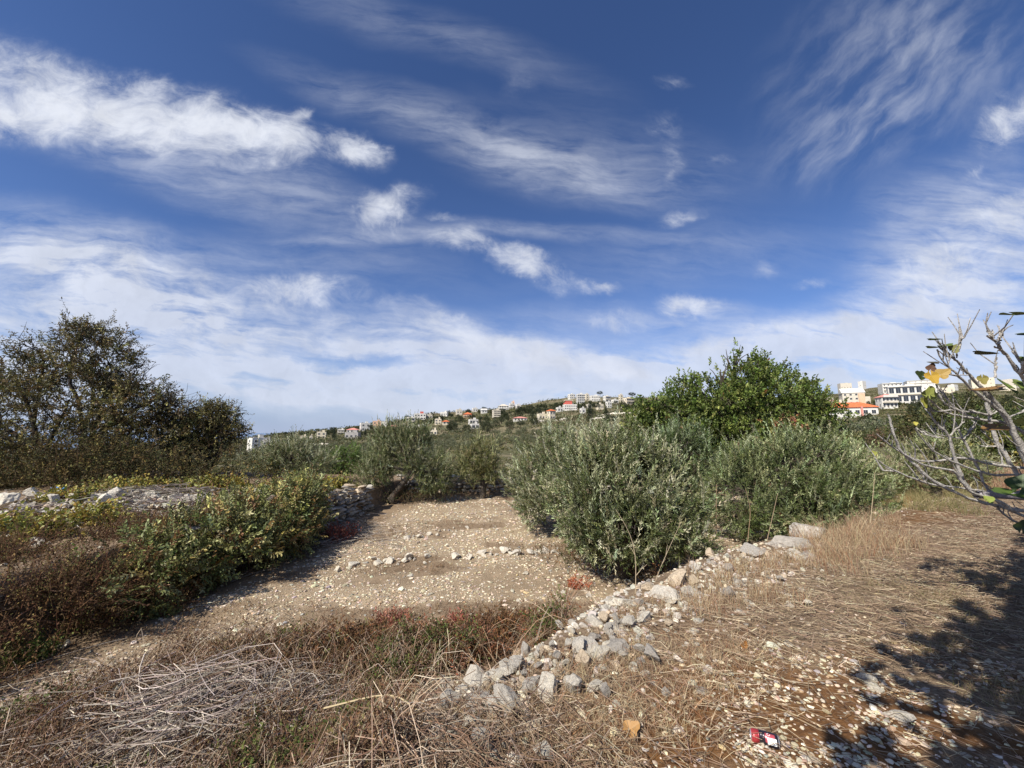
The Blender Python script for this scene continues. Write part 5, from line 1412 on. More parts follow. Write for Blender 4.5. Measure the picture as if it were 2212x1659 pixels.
    for (xy, Y, s, d, n, col) in (
            (A(320, 1030), 2.95, .068, (.05, -.2, -1), (-.2, -1, .1), YEL), (A(460, 1010), 2.95, .06, (.8, -.2, .45), (-.3, -1, .3), (.50, .34, .10)),
            (A(180, 1030), 3.0, .055, (-.5, .1, .3), (0, -1, .2), DK), (A(205, 1390), 3.1, .06, (-.1, 0, -1), (.3, -1, 0), (.42, .42, .08)), (A(285, 1310), 3.1, .07, (.3, 0, 1), (-.2, -1, .1), LIME),
            (A(385, 512), 3.0, .06, (-1, 0, -.05), (0, -.12, 1), GRN), (A(345, 627), 3.0, .05, (-1, 0, .05), (0, -.08, 1), GRN), (A(520, 605), 3.0, .06, (1, .1, .2), (-.1, -.15, 1), GRN),
            (A(630, 650), 3.0, .05, (.6, 0, .5), (0, -1, .4), (.30, .30, .12)), (A(1130, 722), 2.7, .085, (-1, 0, .05), (0, -.12, 1), DK), (A(1560, 150), 2.3, .11, (1, 0, -.15), (.1, -.25, 1), GRN),
            (A(335, 848), 3.0, .05, (1, .2, 0), (0, -.4, 1), (.10, .09, .06)), (A(310, 930), 3.0, .045, (.3, 0, .6), (-.4, -1, .1), (.16, .09, .06)), (A(1090, 1255), 2.9, .13, (1, 0, .05), (0, -.12, 1), BRN), (A(1430, 1200), 2.8, .10, (-.9, 0, .4), (.2, -.7, .6), GRN),
            (A(1600, 1180), 2.8, .09, (.9, 0, -.3), (-.2, -.7, .6), (.20, .26, .07)), (A(1060, 1065), 3.0, .05, (0, 0, -1), (-.3, -1, .2), (.32, .28, .08)), (A(1270, 1245), 2.8, .07, (1, 0, -.1), (0, -.1, 1), (.3, .28, .1)),
            (Bq(1500, 1040), 3.0, .12, (-1, 0, -.1), (0, -.35, 1), (.10, .16, .03)), (Bq(1640, 960), 3.0, .12, (.6, 0, .5), (0, -.6, 1), (.06, .10, .03)), (Bq(1330, 255), 3.0, .10, (-1, 0, -.4), (0, -.3, 1), BRN),
            (Bq(1640, 210), 2.9, .06, (.6, 0, .6), (-.3, -.6, .6), (.38, .36, .08)), (Bq(1235, 1108), 3.2, .045, (1, 0, .2), (0, -.8, .6), (.30, .36, .08)), (Bq(1640, 1450), 2.8, .06, (.4, 0, 1), (-.4, -.9, .2), DK),
            (A(1650, 440), 2.4, .05, (1, 0, .1), (0, -.4, 1), DK), (A(1660, 820), 2.6, .06, (1, 0, .1), (0, -.8, .6), GRN), (Bq(370, 205), 3.1, .022, (1, 0, .2), (0, -1, .3), (.6, .55, .12)), (Bq(-130, 560), 3.1, .03, (1, 0, .2), (0, -1, .3), (.35, .36, .08))):
        gl = Geo()
        fig_leaf(gl, pt(*xy, Y) - o, s, d, n, col, curl=.22)
        lf = gl.obj('leaf', M_leaf, root)
        if col == YEL: lf['label'] = 'large yellow leaf hanging at the branch tip'
fig()

# fallen leaves and the drink can
def fallen(px, py, s, col, label, d, n):
    p = hit(*B(px, py)); g = Geo()
    fig_leaf(g, (0, 0, 0), s, d, n, col, curl=.35)
    o = g.obj('fallen_leaf', M_leaf, loc=(p[0], p[1], p[2] + .03))
    tag(o, label, 'leaf')
fallen(1360, 1592, .055, (.50, .28, .10), 'curled orange-brown fallen leaf on the dry grass, larger of the two', (1, .3, .1), (.1, -.35, .9))
fallen(1608, 1405, .035, (.55, .26, .08), 'small orange fallen leaf standing on the gravel', (.2, .1, 1), (.2, -.9, .4))
def can():
    L_, Rr = .118, .0315
    p = hit(*B(1652, 1608))
    a = R(-24)
    root = tag(empty('drink_can', (p[0], p[1], p[2] + Rr * .72), a, 1.0), 'crushed red and black drink can lying on the gravel', 'can')
    nu, nv = 33, 48
    xsn = np.linspace(-L_ / 2, L_ / 2, nu)
    prof = np.interp(xsn, [-L_ / 2, -L_ / 2 + .003, -L_ / 2 + .012, L_ / 2 - .012, L_ / 2 - .003, L_ / 2], [.80, .84, 1, 1, .86, .84]) * Rr
    # dent in the middle of the side
    V = []; col = []
    for i, x in enumerate(xsn):
        for j in range(nv):
            th = j / nv * 2 * PI
            r_ = prof[i]
            dent = .38 * math.exp(-((x + .012) / .02) ** 2) * max(0, math.cos(th - 2.0)) + .05 * math.sin(x * 600) * math.exp(-((x + .015) / .018) ** 2)
            rr_ = r_ * (1 - dent)
            V.append((x, -math.sin(th) * rr_, math.cos(th) * rr_))
            t = x / L_ + .5; up_ = math.cos(th - .9)
            c = (.03, .025, .035)
            if t < .30: c = (.36, .035, .045)
            if t < .22 and up_ > .2: c = (.44, .05, .055)
            if .05 < t < .13 and up_ < .35 and up_ > -.4: c = (.62, .45, .48)
            if .15 < t < .50 and -.55 < up_ < .35: c = (.30, .28, .28) if (i % 2) else (.12, .11, .12)
            if t > .30 and up_ > .80 and .5 < t < .85: c = (.55, .10, .12)
            if t < .015 or t > .985: c = (.55, .55, .56)
            col.append(c)
    F = []
    for i in range(nu - 1):
        for j in range(nv):
            q = (j + 1) % nv
            F.append([i * nv + j, i * nv + q, (i + 1) * nv + q, (i + 1) * nv + j])
    V = np.array(V)
    g = Geo(); g.add(V, F, np.array(col))
    m = vcol('printed_aluminium', .32, .5); m.node_tree.nodes['Principled BSDF'].inputs['Metallic'].default_value = .35
    g.obj('body', m, root, smooth=True)
    alu, T, b = mat('bare_aluminium', .3, .5); b.inputs['Metallic'].default_value = .9; b.inputs['Base Color'].default_value = (.75, .75, .77, 1)
    for s, nm in ((-1, 'base'), (1, 'lid')):
        g = Geo(); k = 24; th = np.arange(k) / k * 2 * PI
        rings = [(L_ / 2, .86), (L_ / 2 + .0015, .84), (L_ / 2 + .0012, .76), (L_ / 2 - .004, .72)]
        VV = np.array([[(s * x, math.sin(t) * Rr * q, math.cos(t) * Rr * q) for t in th] for x, q in rings]).reshape(-1, 3)
        VV = np.vstack([VV, [[s * (L_ / 2 - .004), 0, 0]]])
        g.add(VV, [[i * k + j, i * k + (j + 1) % k, (i + 1) * k + (j + 1) % k, (i + 1) * k + j] for i in range(3) for j in range(k)])
        g.add(VV, [[3 * k + j, 3 * k + (j + 1) % k, 4 * k] for j in range(k)])
        g.obj(nm, alu, root, smooth=False)
    # white printed panel, wrapped on the side that faces the viewer
    def panel(name, x0, x1, t0, t1, mm, lift=.0005, n=8):
        g = Geo(); th = np.linspace(t0, t1, n); V = []
        for x in (x0, x1):
            for t in th: V.append((x, -math.sin(t) * (Rr + lift), math.cos(t) * (Rr + lift)))
        g.add(V, [[i, i + 1, n + i + 1, n + i] for i in range(n - 1)])
        g.obj(name, mm, root)
    wm = flat('white_print', (.80, .82, .80), .4, .4, .03, 30)
    panel('white_panel', .010, .048, .75, 1.62, wm)
    sil = flat('silver_print', (.6, .6, .62), .4, .4, .03, 30)
    for k in range(7):   # hooked mark in white above the panel
        t = k / 6 * 4.6
        cx_, ct = .016, .36
        panel('printed_mark', cx_ + math.cos(t) * .006 - .0013, cx_ + math.cos(t) * .006 + .0013, ct + math.sin(t) * .16 - .05, ct + math.sin(t) * .16 + .05, wm, .0008, 3)
can()
# blue scrap among the left boulders
g = Geo(); p = hit(*B(118, 1088)); r = rg(9)
q = r.normal(size=(14, 3)) * [.10, .06, .05]
gx, gy = np.meshgrid(np.linspace(-1, 1, 7), np.linspace(-1, 1, 5))
V = np.stack([gx.ravel() * .14, gy.ravel() * .05, .05 * np.sin(gx.ravel() * 5 + gy.ravel() * 3) + .03 * gy.ravel()], 1)
I = np.arange(35).reshape(5, 7)
F = np.stack([I[:-1, :-1], I[:-1, 1:], I[1:, 1:], I[1:, :-1]], -1).reshape(-1, 4)
g.add(V, F, (.08, .22, .45)); g.add(V - [0, 0, .004], F[:, ::-1], (.08, .22, .45))
tag(g.obj('plastic_scrap', M_pebble, loc=(p[0], p[1], p[2] + .32)), 'crumpled blue plastic scrap caught among the boulders at far left', 'plastic')

# ------------------------------------------------------------------ village on the hill
def find_Y(px, py):
    u, v = uv(px, py)
    Y = np.exp(np.linspace(math.log(60), math.log(1300), 1500))
    g_ = ground(u * Y, Y); z = CAM_Z + v * Y
    ok = np.where(z < g_)[0]
    i = ok[0] if len(ok) else int(np.argmax((g_ - CAM_Z) / Y))
    return Y[i], u * Y[i], g_[i]
WIN_CACHE = {}
HOUSES = []
def house(x0, x1, yt, yb, label, wall=M_white, roof='flat', floors=2, rot=None, roofm=M_tile, bays=3, balc=False, cat='house', name='house', Y=None, openf=False, dratio=.75, group=None, extra=None):
    """x0..x1, top and foot as read off at 1024 px; stands on the hillside there"""
    xc = (x0 + x1) / 2
    if Y is None:
        Y, X, Z = find_Y(xc, yb)
    else:
        X = uv(xc, yb)[0] * Y; Z = gz(X, Y)
    u0, v0 = uv(x0, yb); u1, _ = uv(x1, yb)
    _, vt = uv(xc, yt)
    wtot = (u1 - u0) * Y
    zt = CAM_Z + vt * Y
    Hh = max(zt - Z, 2.6)
    if rot is None: rot = R(20)
    view = math.atan2(X, Y)
    a = abs(rot + view)
    wdt = wtot / (math.cos(a) + dratio * math.sin(a))
    dep = wdt * dratio
    rise = 0
    if roof in ('hip', 'gable'): rise = min(Hh * .34, wdt * .28); Hh -= rise
    root = tag(empty(name, (X, Y + dep * .3, Z), rot), label, cat, group)
    g = Geo()
    fl = Hh / floors
    boxg(g, (0, 0, Hh / 2 - 2.0), (wdt, dep, Hh + 4.0))
    if roof == 'flat':
        for sx, sy, lx, ly in ((0, -1, wdt, .25), (0, 1, wdt, .25), (-1, 0, .25, dep - .5), (1, 0, .25, dep - .5)):
            boxg(g, (sx * (wdt / 2 - .125), sy * (dep / 2 - .125), Hh + .3), (lx, ly, .6))
    g.obj('wall', wall, root)
    # slabs between the floors
    if balc:
        for k in range(1, floors + 1):
            g = Geo(); boxg(g, (0, -dep / 2 - .7, k * fl - .1), (wdt * .94, 1.4, .2)); 
            boxg(g, (0, -dep / 2 - 1.36, k * fl + .42), (wdt * .94, .1, .9))
            if k < floors or roof != 'flat': g.obj('balcony', M_pale if k % 2 else wall, root)
            else:
                g = Geo(); boxg(g, (0, -dep / 2 - .7, k * fl - .12), (wdt * .98, 1.4, .24)); g.obj('canopy', wall, root)
    if roof == 'flat':
        g = Geo(); boxg(g, (wdt * .18, dep * .12, Hh + 1.1), (wdt * .26, dep * .3, 2.2)); g.obj('stair_head', wall, root)
        g = Geo(); boxg(g, (-wdt * .2, 0, Hh + .55), (1.2, 1.2, 1.1)); g.obj('water_tank', M_grey, root)
    else:
        g = Geo(); e = .5; w2, d2 = wdt / 2 + e, dep / 2 + e
        rl = 0 if roof == 'hip' and abs(w2 - d2) < 1 else (max(w2 - d2, .2) if roof == 'hip' else w2)
        V = [(-w2, -d2, Hh), (w2, -d2, Hh), (w2, d2, Hh), (-w2, d2, Hh), (-rl, 0, Hh + rise), (rl, 0, Hh + rise), (-w2, -d2, Hh - .2), (w2, -d2, Hh - .2), (w2, d2, Hh - .2), (-w2, d2, Hh - .2)]
        g.add(V, [[0, 1, 5, 4], [2, 3, 4, 5], [6, 9, 8, 7], [0, 6, 7, 1], [1, 7, 8, 2], [2, 8, 9, 3], [3, 9, 6, 0]])
        g.add(V, [[1, 2, 5], [3, 0, 4]])
        g.obj('roof', roofm, root)
    ww, wh = min(1.5, wdt / bays * .5), min(1.5, fl * .48)
    if openf: ww, wh = wdt / bays * .72, fl * .62
    for k in range(floors):
        for b_ in range(bays):
            x = (b_ + .5) / bays * wdt - wdt / 2
            meshobj('window', winmesh(ww, wh), root, (x, -dep / 2 - .02, k * fl + fl * .52))
        for b_ in range(max(1, bays // 2)):
            y = (b_ + .5) / max(1, bays // 2) * dep - dep / 2
            o = meshobj('window', winmesh(ww, wh), root, (-wdt / 2 - .02, y, k * fl + fl * .52)); o.rotation_euler = (0, 0, -PI / 2)
    if extra: extra(root, wdt, dep, Hh, rise)
    HOUSES.append((X, Y, max(wdt, dep)))
    return root
def winmesh(w, h):
    key = (round(w, 1), round(h, 1))
    if key not in WIN_CACHE:
        g = Geo()
        boxg(g, (0, 0, 0), (key[0], .08, key[1]), (.03, .035, .045))
        g.n = g.n
        t = .09
        for dx_, dz_, lx, lz in ((-1, 0, t, key[1] + 2 * t), (1, 0, t, key[1] + 2 * t)):
            boxg(g, (dx_ * (key[0] / 2 + t / 2), -.02, 0), (lx, .12, lz), (.62, .60, .56))
        for s in (-1, 1): boxg(g, (0, -.02, s * (key[1] / 2 + t / 2)), (key[0], .12, t), (.62, .60, .56))
        boxg(g, (0, -.045, 0), (.06, .03, key[1]), (.5, .48, .45))
        WIN_CACHE[key] = g.mesh('window_mesh', M_win)
    return WIN_CACHE[key]
M_win = vcol('window_surface', .3, .5)
H = house
# far left
H(245, 263, 439, 451.5, 'white three-storey block at the left foot of the hill, in full sun', M_white, floors=3, rot=R(48), bays=2, cat='block of flats', dratio=1.15)
H(262, 270, 441, 450.5, 'shaded right side of the white left block, its shade put in as grey', M_grey, floors=2, rot=R(8), bays=2)  # right face of the white block; its shade is put into the grey colour
H(300, 306, 436.5, 439.5, 'tiny pale house low at the left end of the ridge', M_cream, floors=1, bays=1)
H(316, 325, 432.5, 438.5, 'small cream house with stepped roof near the left end of the ridge', M_cream, floors=2, bays=2)
H(309, 312, 437.5, 440, 'tiny lone cream hut below the ridge at left', M_cream, floors=1, bays=1)
H(337, 343.5, 430, 435, 'narrow white house with dark balconies left of the domed trees', M_white, floors=2, bays=2, balc=True)
H(344, 359, 433, 439.5, 'long grey blank-walled building at the lower left of the village', M_grey, floors=1, bays=3, rot=R(5))
H(346, 358, 428, 433, 'pink-white house just above the grey blank-walled building', M_white, 'hip', 1, rot=R(5), roofm=M_pinktile, bays=3)
H(359, 369, 423.5, 431, 'bright white house beside two dark cypresses at left', M_white, floors=2, bays=2, rot=R(30))
H(372, 380, 421.5, 428, 'pinkish two-storey house on the lower left ridge', M_peach, floors=2, bays=2)
H(381, 387.5, 422, 427, 'small square white house right of the pinkish one', M_white, floors=1, bays=2, rot=R(8))
H(389.5, 398.5, 425, 428.5, 'low house under a long pink roof', M_white, 'gable', 1, roofm=M_pinktile, bays=3, rot=R(0))
H(399, 408, 424, 430, 'pale terraced house with wide eaves at mid slope', M_pale, floors=2, bays=3, balc=True, rot=R(5))
H(405, 414, 418, 425, 'white house of stacked balconies below the turreted villa', M_white, floors=2, bays=3, balc=True, rot=R(12))
H(415, 425, 424, 431, 'bright house with a steep white gable', M_white, 'gable', 1, rot=R(62), roofm=M_white, bays=2)
H(408, 415, 425.5, 429.5, 'small white annexe left of the steep gable', M_white, floors=1, bays=2)
def turret(root, w, d, h, rise):
    g = Geo(); boxg(g, (w * .15, 0, h + 1.5), (w * .28, d * .4, 3.)); g.obj('turret', M_redwall, root)
H(413.5, 425, 414, 420, 'white villa with a red turret on the left ridge', M_white, floors=2, bays=4, rot=R(15), extra=turret)
H(425.5, 432, 415, 419, 'grey-white house right of the turreted villa', M_pale, floors=1, bays=2)
H(430, 437, 431.5, 435, 'low cream box at the lower edge of the village', M_cream, floors=1, bays=2, rot=R(5))
H(434.5, 441, 419.5, 424.5, 'cream house with a tiny terrace at mid slope', M_cream, floors=2, bays=2, rot=R(10))
H(442, 449, 420, 424.5, 'cream house with a small red roof at mid slope', M_cream, 'hip', 1, bays=2, rot=R(18))
H(440, 448, 412.5, 416, 'long bright white house on the skyline left of the red pyramid roof', M_white, floors=1, bays=4, rot=R(-5))
H(455.5, 462, 410, 414.5, 'grey-cream house tucked under the ridge trees', M_pale, floors=1, bays=2)
H(463, 471.5, 412, 418.5, 'house with a red pyramid roof among ridge trees', M_peach, 'hip', 1, bays=3, rot=R(10), dratio=1.)
H(472, 477.5, 408.5, 412, 'white skyline house right of the red pyramid roof', M_white, floors=1, bays=2)
H(480.5, 487, 408.5, 413.5, 'white skyline house with slanting eaves between dark pines', M_white, 'gable', 1, roofm=M_white, bays=2)
H(468, 478, 420, 424.5, 'white house of dark openings between two round green trees', M_white, floors=1, bays=3, openf=True)
H(470, 479, 424.5, 429, 'lower white house with a dark porch below the round trees', M_white, floors=1, bays=2, openf=True)
H(492, 500.5, 410.5, 419, 'slim four-storey house with striped grey balconies', M_pale, floors=4, bays=2, balc=True, rot=R(14), cat='block of flats')
H(498, 508.5, 404, 410, 'large white arched house on the skyline above the striped block', M_white, 'hip', 2, roofm=M_pale, bays=4, rot=R(10))
H(509, 514, 404, 409, 'pale house beside the pink tower', M_white, floors=2, bays=2)
H(511.5, 514.5, 402, 408.5, 'narrow pink tower house on the skyline', M_peach, floors=3, bays=1, rot=R(0))
H(515.5, 521, 405, 409, 'small white house right of the pink tower', M_white, floors=1, bays=2)
H(513, 527, 416.5, 421, 'long low villa under a pink roof at mid slope', M_white, 'hip', 1, roofm=M_pinktile, bays=4, rot=R(4))
H(547, 555.5, 409, 420, 'cream stone house with an orange-red pyramid roof', M_cream, 'hip', 2, bays=2, rot=R(25), dratio=1.)
H(537, 548, 414.5, 420.5, 'cream stone wing joined left of the pyramid-roofed house', M_cream, floors=1, bays=3, rot=R(15))
def redtop(root, w, d, h, rise):
    g = Geo(); boxg(g, (-w * .42, -.2, h * .6), (w * .14, d * .3, h * 1.7)); boxg(g, (-w * .1, 0, h + 2.4), (w * .5, d * .5, 4.2)); g.obj('red_block', M_redwall, root)
    g = Geo(); boxg(g, (-w * .1, 0, h + 4.9), (w * .62, d * .6, .7)); g.obj('roof_slab', M_cream, root)
H(563, 577.5, 405, 410, 'modern white and red house with a projecting cream roof slab', M_white, floors=2, bays=6, rot=R(5), extra=redtop)
H(568, 575.5, 394.5, 399, 'white skyline villa left of the unfinished frame', M_white, floors=2, bays=3)
H(576.5, 585, 394.5, 403.5, 'unfinished white concrete frame with rows of open bays', M_white, floors=4, bays=4, openf=True, rot=R(10), cat='building')
H(584.5, 589.5, 394.5, 400.5, 'plain cream block joined to the unfinished frame', M_cream, floors=3, bays=1)
H(590, 600.5, 396, 401.5, 'wide white two-storey house on the skyline', M_white, floors=2, bays=4, rot=R(8))
H(596, 604, 404.5, 409.5, 'cream house below the skyline beside the tall cypress', M_cream, floors=1, bays=3)
H(586, 592, 405, 408.5, 'small pale house left of the tall cypress', M_pale, floors=1, bays=2)
H(603.5, 611, 396.5, 402.5, 'grey-white house with a triple balcony on the skyline', M_white, floors=2, bays=4, balc=True)
H(606, 612, 402.5, 408, 'narrow white house stepping down below the triple balcony', M_white, floors=2, bays=2)
H(611.5, 619, 400, 403.5, 'low white terrace house near the right end of the skyline', M_white, floors=1, bays=3)
H(619, 623.5, 395, 402, 'cream tower house near the right end of the skyline', M_cream, floors=3, bays=1)
H(623.5, 634, 398.5, 404.5, 'wide cream two-storey house at the right end, beside the broad green tree', M_cream, floors=2, bays=4, balc=True)
H(580, 586, 409, 413.5, 'white retaining block under the red and white house', M_white, floors=1, bays=1)
H(556, 563, 408, 412, 'white stepped house left of the red and white one', M_white, floors=1, bays=2)
# right-hand slope, nearer
def wing(root, w, d, h, rise):
    g = Geo(); boxg(g, (-w * .5 - .8, 1.5, h * .33), (1.6, d * .6, h * .86)); boxg(g, (w * .5 + .9, 2.0, h * .36), (1.8, d * .5, h * .8)); g.obj('side_wing', M_white, root)
    g = Geo(); boxg(g, (w * .17, -d * .5 - .35, h * .5), (.7, .5, h * 1.12)); g.obj('chimney', M_pinktile, root)
H(834, 876, 402, 417.5, 'long white bungalow under a broad orange tiled hip roof', M_white, 'hip', 1, rot=R(-22), bays=6, dratio=.5, extra=wing)
def villa(root, w, d, h, rise):
    g = Geo(); boxg(g, (w * .34, -d * .35, h * .42), (w * .26, d * .5, h * .95)); g.obj('orange_wing', M_peach, root)
    g = Geo(); boxg(g, (w * .62, 0, h * .3), (w * .3, d * .5, h * .75)); boxg(g, (-w * .58, 0, h * .22), (w * .22, d * .4, h * .5)); g.obj('side_wing', M_pale, root)
H(846, 866, 388, 405, 'large pale villa with a white gable and orange side wall above the bungalow', M_pale, 'gable', 3, rot=R(-28), roofm=M_white, bays=4, extra=villa, cat='villa')
H(841, 852, 383.5, 388, 'flat-roofed pale house just above the gabled villa', M_pale, floors=1, bays=4, rot=R(-20))
H(829, 834, 398, 403, 'corner of a cream house showing beside the broad green tree', M_cream, floors=1, bays=2)
H(885, 903, 383.5, 394, 'long white house with two bands of balconies, leftmost on the right slope', M_white, floors=3, rot=R(-25), bays=5, balc=True, cat='block of flats')
H(898, 924, 386.5, 403.5, 'big white block of flats with deep brown loggias', M_white, floors=2, rot=R(-40), bays=5, balc=True, openf=True, cat='block of flats')
H(882, 898, 393.5, 408.5, 'tall house with a pink tiled roof and dark arched windows', M_white, 'hip', 2, rot=R(-15), roofm=M_pinktile, bays=4, balc=True, dratio=.8)
H(913, 936, 380.5, 386.5, 'white terraces stepping up behind the block with loggias', M_white, floors=2, rot=R(-35), bays=5, balc=True, cat='block of flats')
H(926, 940, 386.5, 393, 'white house half hidden behind yellow fig leaves', M_white, floors=2, rot=R(-35), bays=3)
H(945, 955, 388, 393, 'cream house among scrub behind the fig limbs', M_cream, floors=1, rot=R(-35), bays=2)
H(978, 995, 378.5, 389, 'tall cream house behind the upper fig branches', M_cream, floors=3, rot=R(-40), bays=3)
H(1003, 1016, 386, 391, 'long low cream house at the far right of the slope', M_cream, floors=1, rot=R(-40), bays=4)
H(860, 866, 381.5, 383.5, 'tiny white house far up the distant right ridge', M_white, floors=1, bays=2)
H(951, 958, 385, 387, 'tiny white house far off under the right ridge', M_white, floors=1, bays=2, Y=700)
H(1008, 1018, 379.5, 381.5, 'row of tiny pale houses far off at the right ridge', M_pale, floors=1, bays=3, Y=900)

# ---------- village trees
def far_tree_mesh(seed, kind):
    """returns trunk and crown meshes of a tree about 8 m tall"""
    r = rg(seed); gt = Geo(); gc = Geo()
    if kind == 'pine':
        lobes = [(0, 0, 6.2, 3.2, 3.2, 1.6), (1.8, .5, 5.6, 2., 2., 1.2), (-1.9, -.4, 5.8, 1.9, 1.9, 1.2), (.3, -1.6, 5.4, 2., 1.8, 1.2)]
        cols = [(.030, .042, .016), (.045, .058, .022), (.020, .030, .012)]; n = 900
        trunk_tube(gt, r, np.array([(0, 0, -.5), (.2, 0, 2.5), (0, 0, 5.0)]), [.3, .22, .16], (.07, .055, .045), 6)
    elif kind == 'cypress':
        lobes = [(0, 0, 2.2, .95, .95, 2.0), (0, 0, 4.6, .8, .8, 2.2), (0, 0, 6.8, .42, .42, 1.5)]
        cols = [(.022, .034, .016), (.032, .046, .02)]; n = 600
        trunk_tube(gt, r, np.array([(0, 0, -.5), (0, 0, 3.), (0, 0, 6.0)]), [.2, .15, .08], (.07, .055, .045), 6)
    elif kind == 'oak':
        lobes = [(0, 0, 3.2, 2.6, 2.5, 2.2), (1.7, 0, 2.6, 1.7, 1.7, 1.5), (-1.8, .3, 2.7, 1.7, 1.7, 1.5), (.2, -.5, 4.8, 1.6, 1.5, 1.2)]
        cols = [(.040, .052, .018), (.060, .070, .025), (.030, .038, .014)]; n = 900
        trunk_tube(gt, r, np.array([(0, 0, -.5), (.2, 0, 1.), (0, 0, 2.5)]), [.3, .25, .2], (.07, .055, .045), 6)
    else:   # olive of the groves, 4 m
        lobes = [(0, 0, 1.7, 1.8, 1.7, 1.25), (1.1, .2, 1.4, 1.2, 1.2, .95), (-1.2, -.2, 1.5, 1.2, 1.2, .95), (0, -.6, 2.6, 1.1, 1.0, .75)]
        cols = [(.13, .14, .065), (.18, .19, .10), (.25, .25, .15), (.08, .09, .045)]; n = 620
        trunk_tube(gt, r, np.array([(0, 0, -.4), (.1, 0, .4), (0, 0, .9)]), [.22, .18, .14], (.07, .06, .05), 6)
    Pp, Nn, li = lobe_points(r, lobes, n, .6, 1.06, 0.1, .22)
    D = norm(Nn + np.array([0, 0, .5]) + r.normal(size=Nn.shape) * .5)
    big = .34 if kind != 'grove' else .26
    if kind == 'cypress': D = norm(D + [0, 0, 1.5]); big = .26
    sprigs(gc, r, Pp, D, big * 1.2, 4, big, big * .5, cols, [1] * len(cols), None, .01, .8, .2, a=.15)
    return gt.mesh('tree_trunk', M_bark, True), gc.mesh('tree_crown', M_leaf)
TM = {k: [far_tree_mesh(600 + i * 10 + j, k) for j in range(3)] for i, k in enumerate(('pine', 'cypress', 'oak', 'grove'))}
def far_tree(kind, X, Y, s, name, label, group=None, r=None, z=None):
    tm, cm = TM[kind][int(r.integers(3))]
    t = tag(empty(name, (X, Y, (gz(X, Y) if z is None else z) - .1), float(r.uniform(0, 6.28)), (s * r.uniform(.9, 1.15), s * r.uniform(.9, 1.15), s * r.uniform(.85, 1.15))), label, 'tree', group)
    meshobj('trunk', tm, t); meshobj('crown', cm, t)
    return t
def village_trees():
    r = rg(700)
    HS = np.array(HOUSES)
    def free(X, Y):
        d = np.hypot(HS[:, 0] - X, (HS[:, 1] - Y) * .35)
        # not in front of a house
        inf = (np.abs(X / Y - HS[:, 0] / HS[:, 1]) * Y < HS[:, 2] * .5 + 1.5) & (Y < HS[:, 1] + 3) & (HS[:, 1] - Y < 60)
        return not inf.any()
    k = 0; tries = 0
    while k < 240 and tries < 9000:
        tries += 1
        px = r.uniform(285, 640)
        ridge = np.interp(px, [225, 300, 345, 395, 430, 480, 540, 580, 635], [437, 433, 430, 421, 415, 410, 407, 401, 400])
        py = ridge + 1.5 + abs(r.normal()) * 7 * np.interp(px, [285, 400, 640], [.3, 1, 1.1]) + .3
        Y, X, Z = find_Y(px, py)
        if not free(X, Y): continue
        kind = r.choice(['pine', 'oak', 'cypress'], p=[.30, .62, .08])
        s = {'pine': .72, 'oak': .85, 'cypress': .9}[kind] * r.uniform(.7, 1.25) * np.interp(px, [285, 400], [.6, 1])
        lab = {'pine': 'dark flat-topped pine among the houses on the hill', 'oak': 'dark rounded tree among the houses on the hill', 'cypress': 'slim dark cypress among the houses on the hill'}[kind]
        far_tree(kind, X, Y, s, {'pine': 'pine_tree', 'oak': 'oak_tree', 'cypress': 'cypress_tree'}[kind], lab, {'pine': 'pines of the hill village', 'oak': 'rounded trees of the hill village', 'cypress': 'cypresses of the hill village'}[kind], r, Z)
        k += 1
    for px, py, kind, s, lab in ((590, 419, 'cypress', 1.5, 'tall thick cypress in front of the village, widest of the cypresses'), (596, 412, 'pine', 1.2, 'broad pine behind the tall thick cypress'), (334, 437, 'cypress', .8, 'domed dark cypress left of the grey blank-walled building'), (361, 436, 'cypress', .85, 'pointed cypress right of the grey blank-walled building'),
                                 (467, 433, 'oak', 1.1, 'bright green round tree left of the white house with dark openings'), (487, 432, 'oak', 1.2, 'bright green round tree right of the white house with dark openings'), (452, 432, 'oak', 1.1, 'wide dark tree at the lower edge of the village'), (423, 434, 'oak', 1.0, 'dark tree below the steep white gable'),
                                 (632, 399, 'pine', 1.5, 'broad dark pine crown on the skyline nearest the broad green tree'), (600, 396, 'pine', 1.2, 'dark pine on the skyline above the wide white house'), (502, 416, 'pine', 1.0, 'dark pine right of the striped block')):
        Y, X, Z = find_Y(px, py)
        far_tree(kind, X, Y, s, {'pine': 'pine_tree', 'oak': 'oak_tree', 'cypress': 'cypress_tree'}[kind], lab, None, r, Z)
    # trees on the right slope
    k = 0; tries = 0
    while k < 70 and tries < 4000:
        tries += 1
        px = r.uniform(826, 1060); Y = math.exp(r.uniform(math.log(95), math.log(520)))
        X = (px - 512) / FPX * Y / 1.0
        X = uv(px, 400)[0] * Y
        if not free(X, Y): continue
        far_tree('oak', X, Y, r.uniform(.5, .95), 'oak_tree', 'dark scrubby tree on the slope below the right-hand houses', 'scrubby trees of the right slope', r)
        k += 1
village_trees()
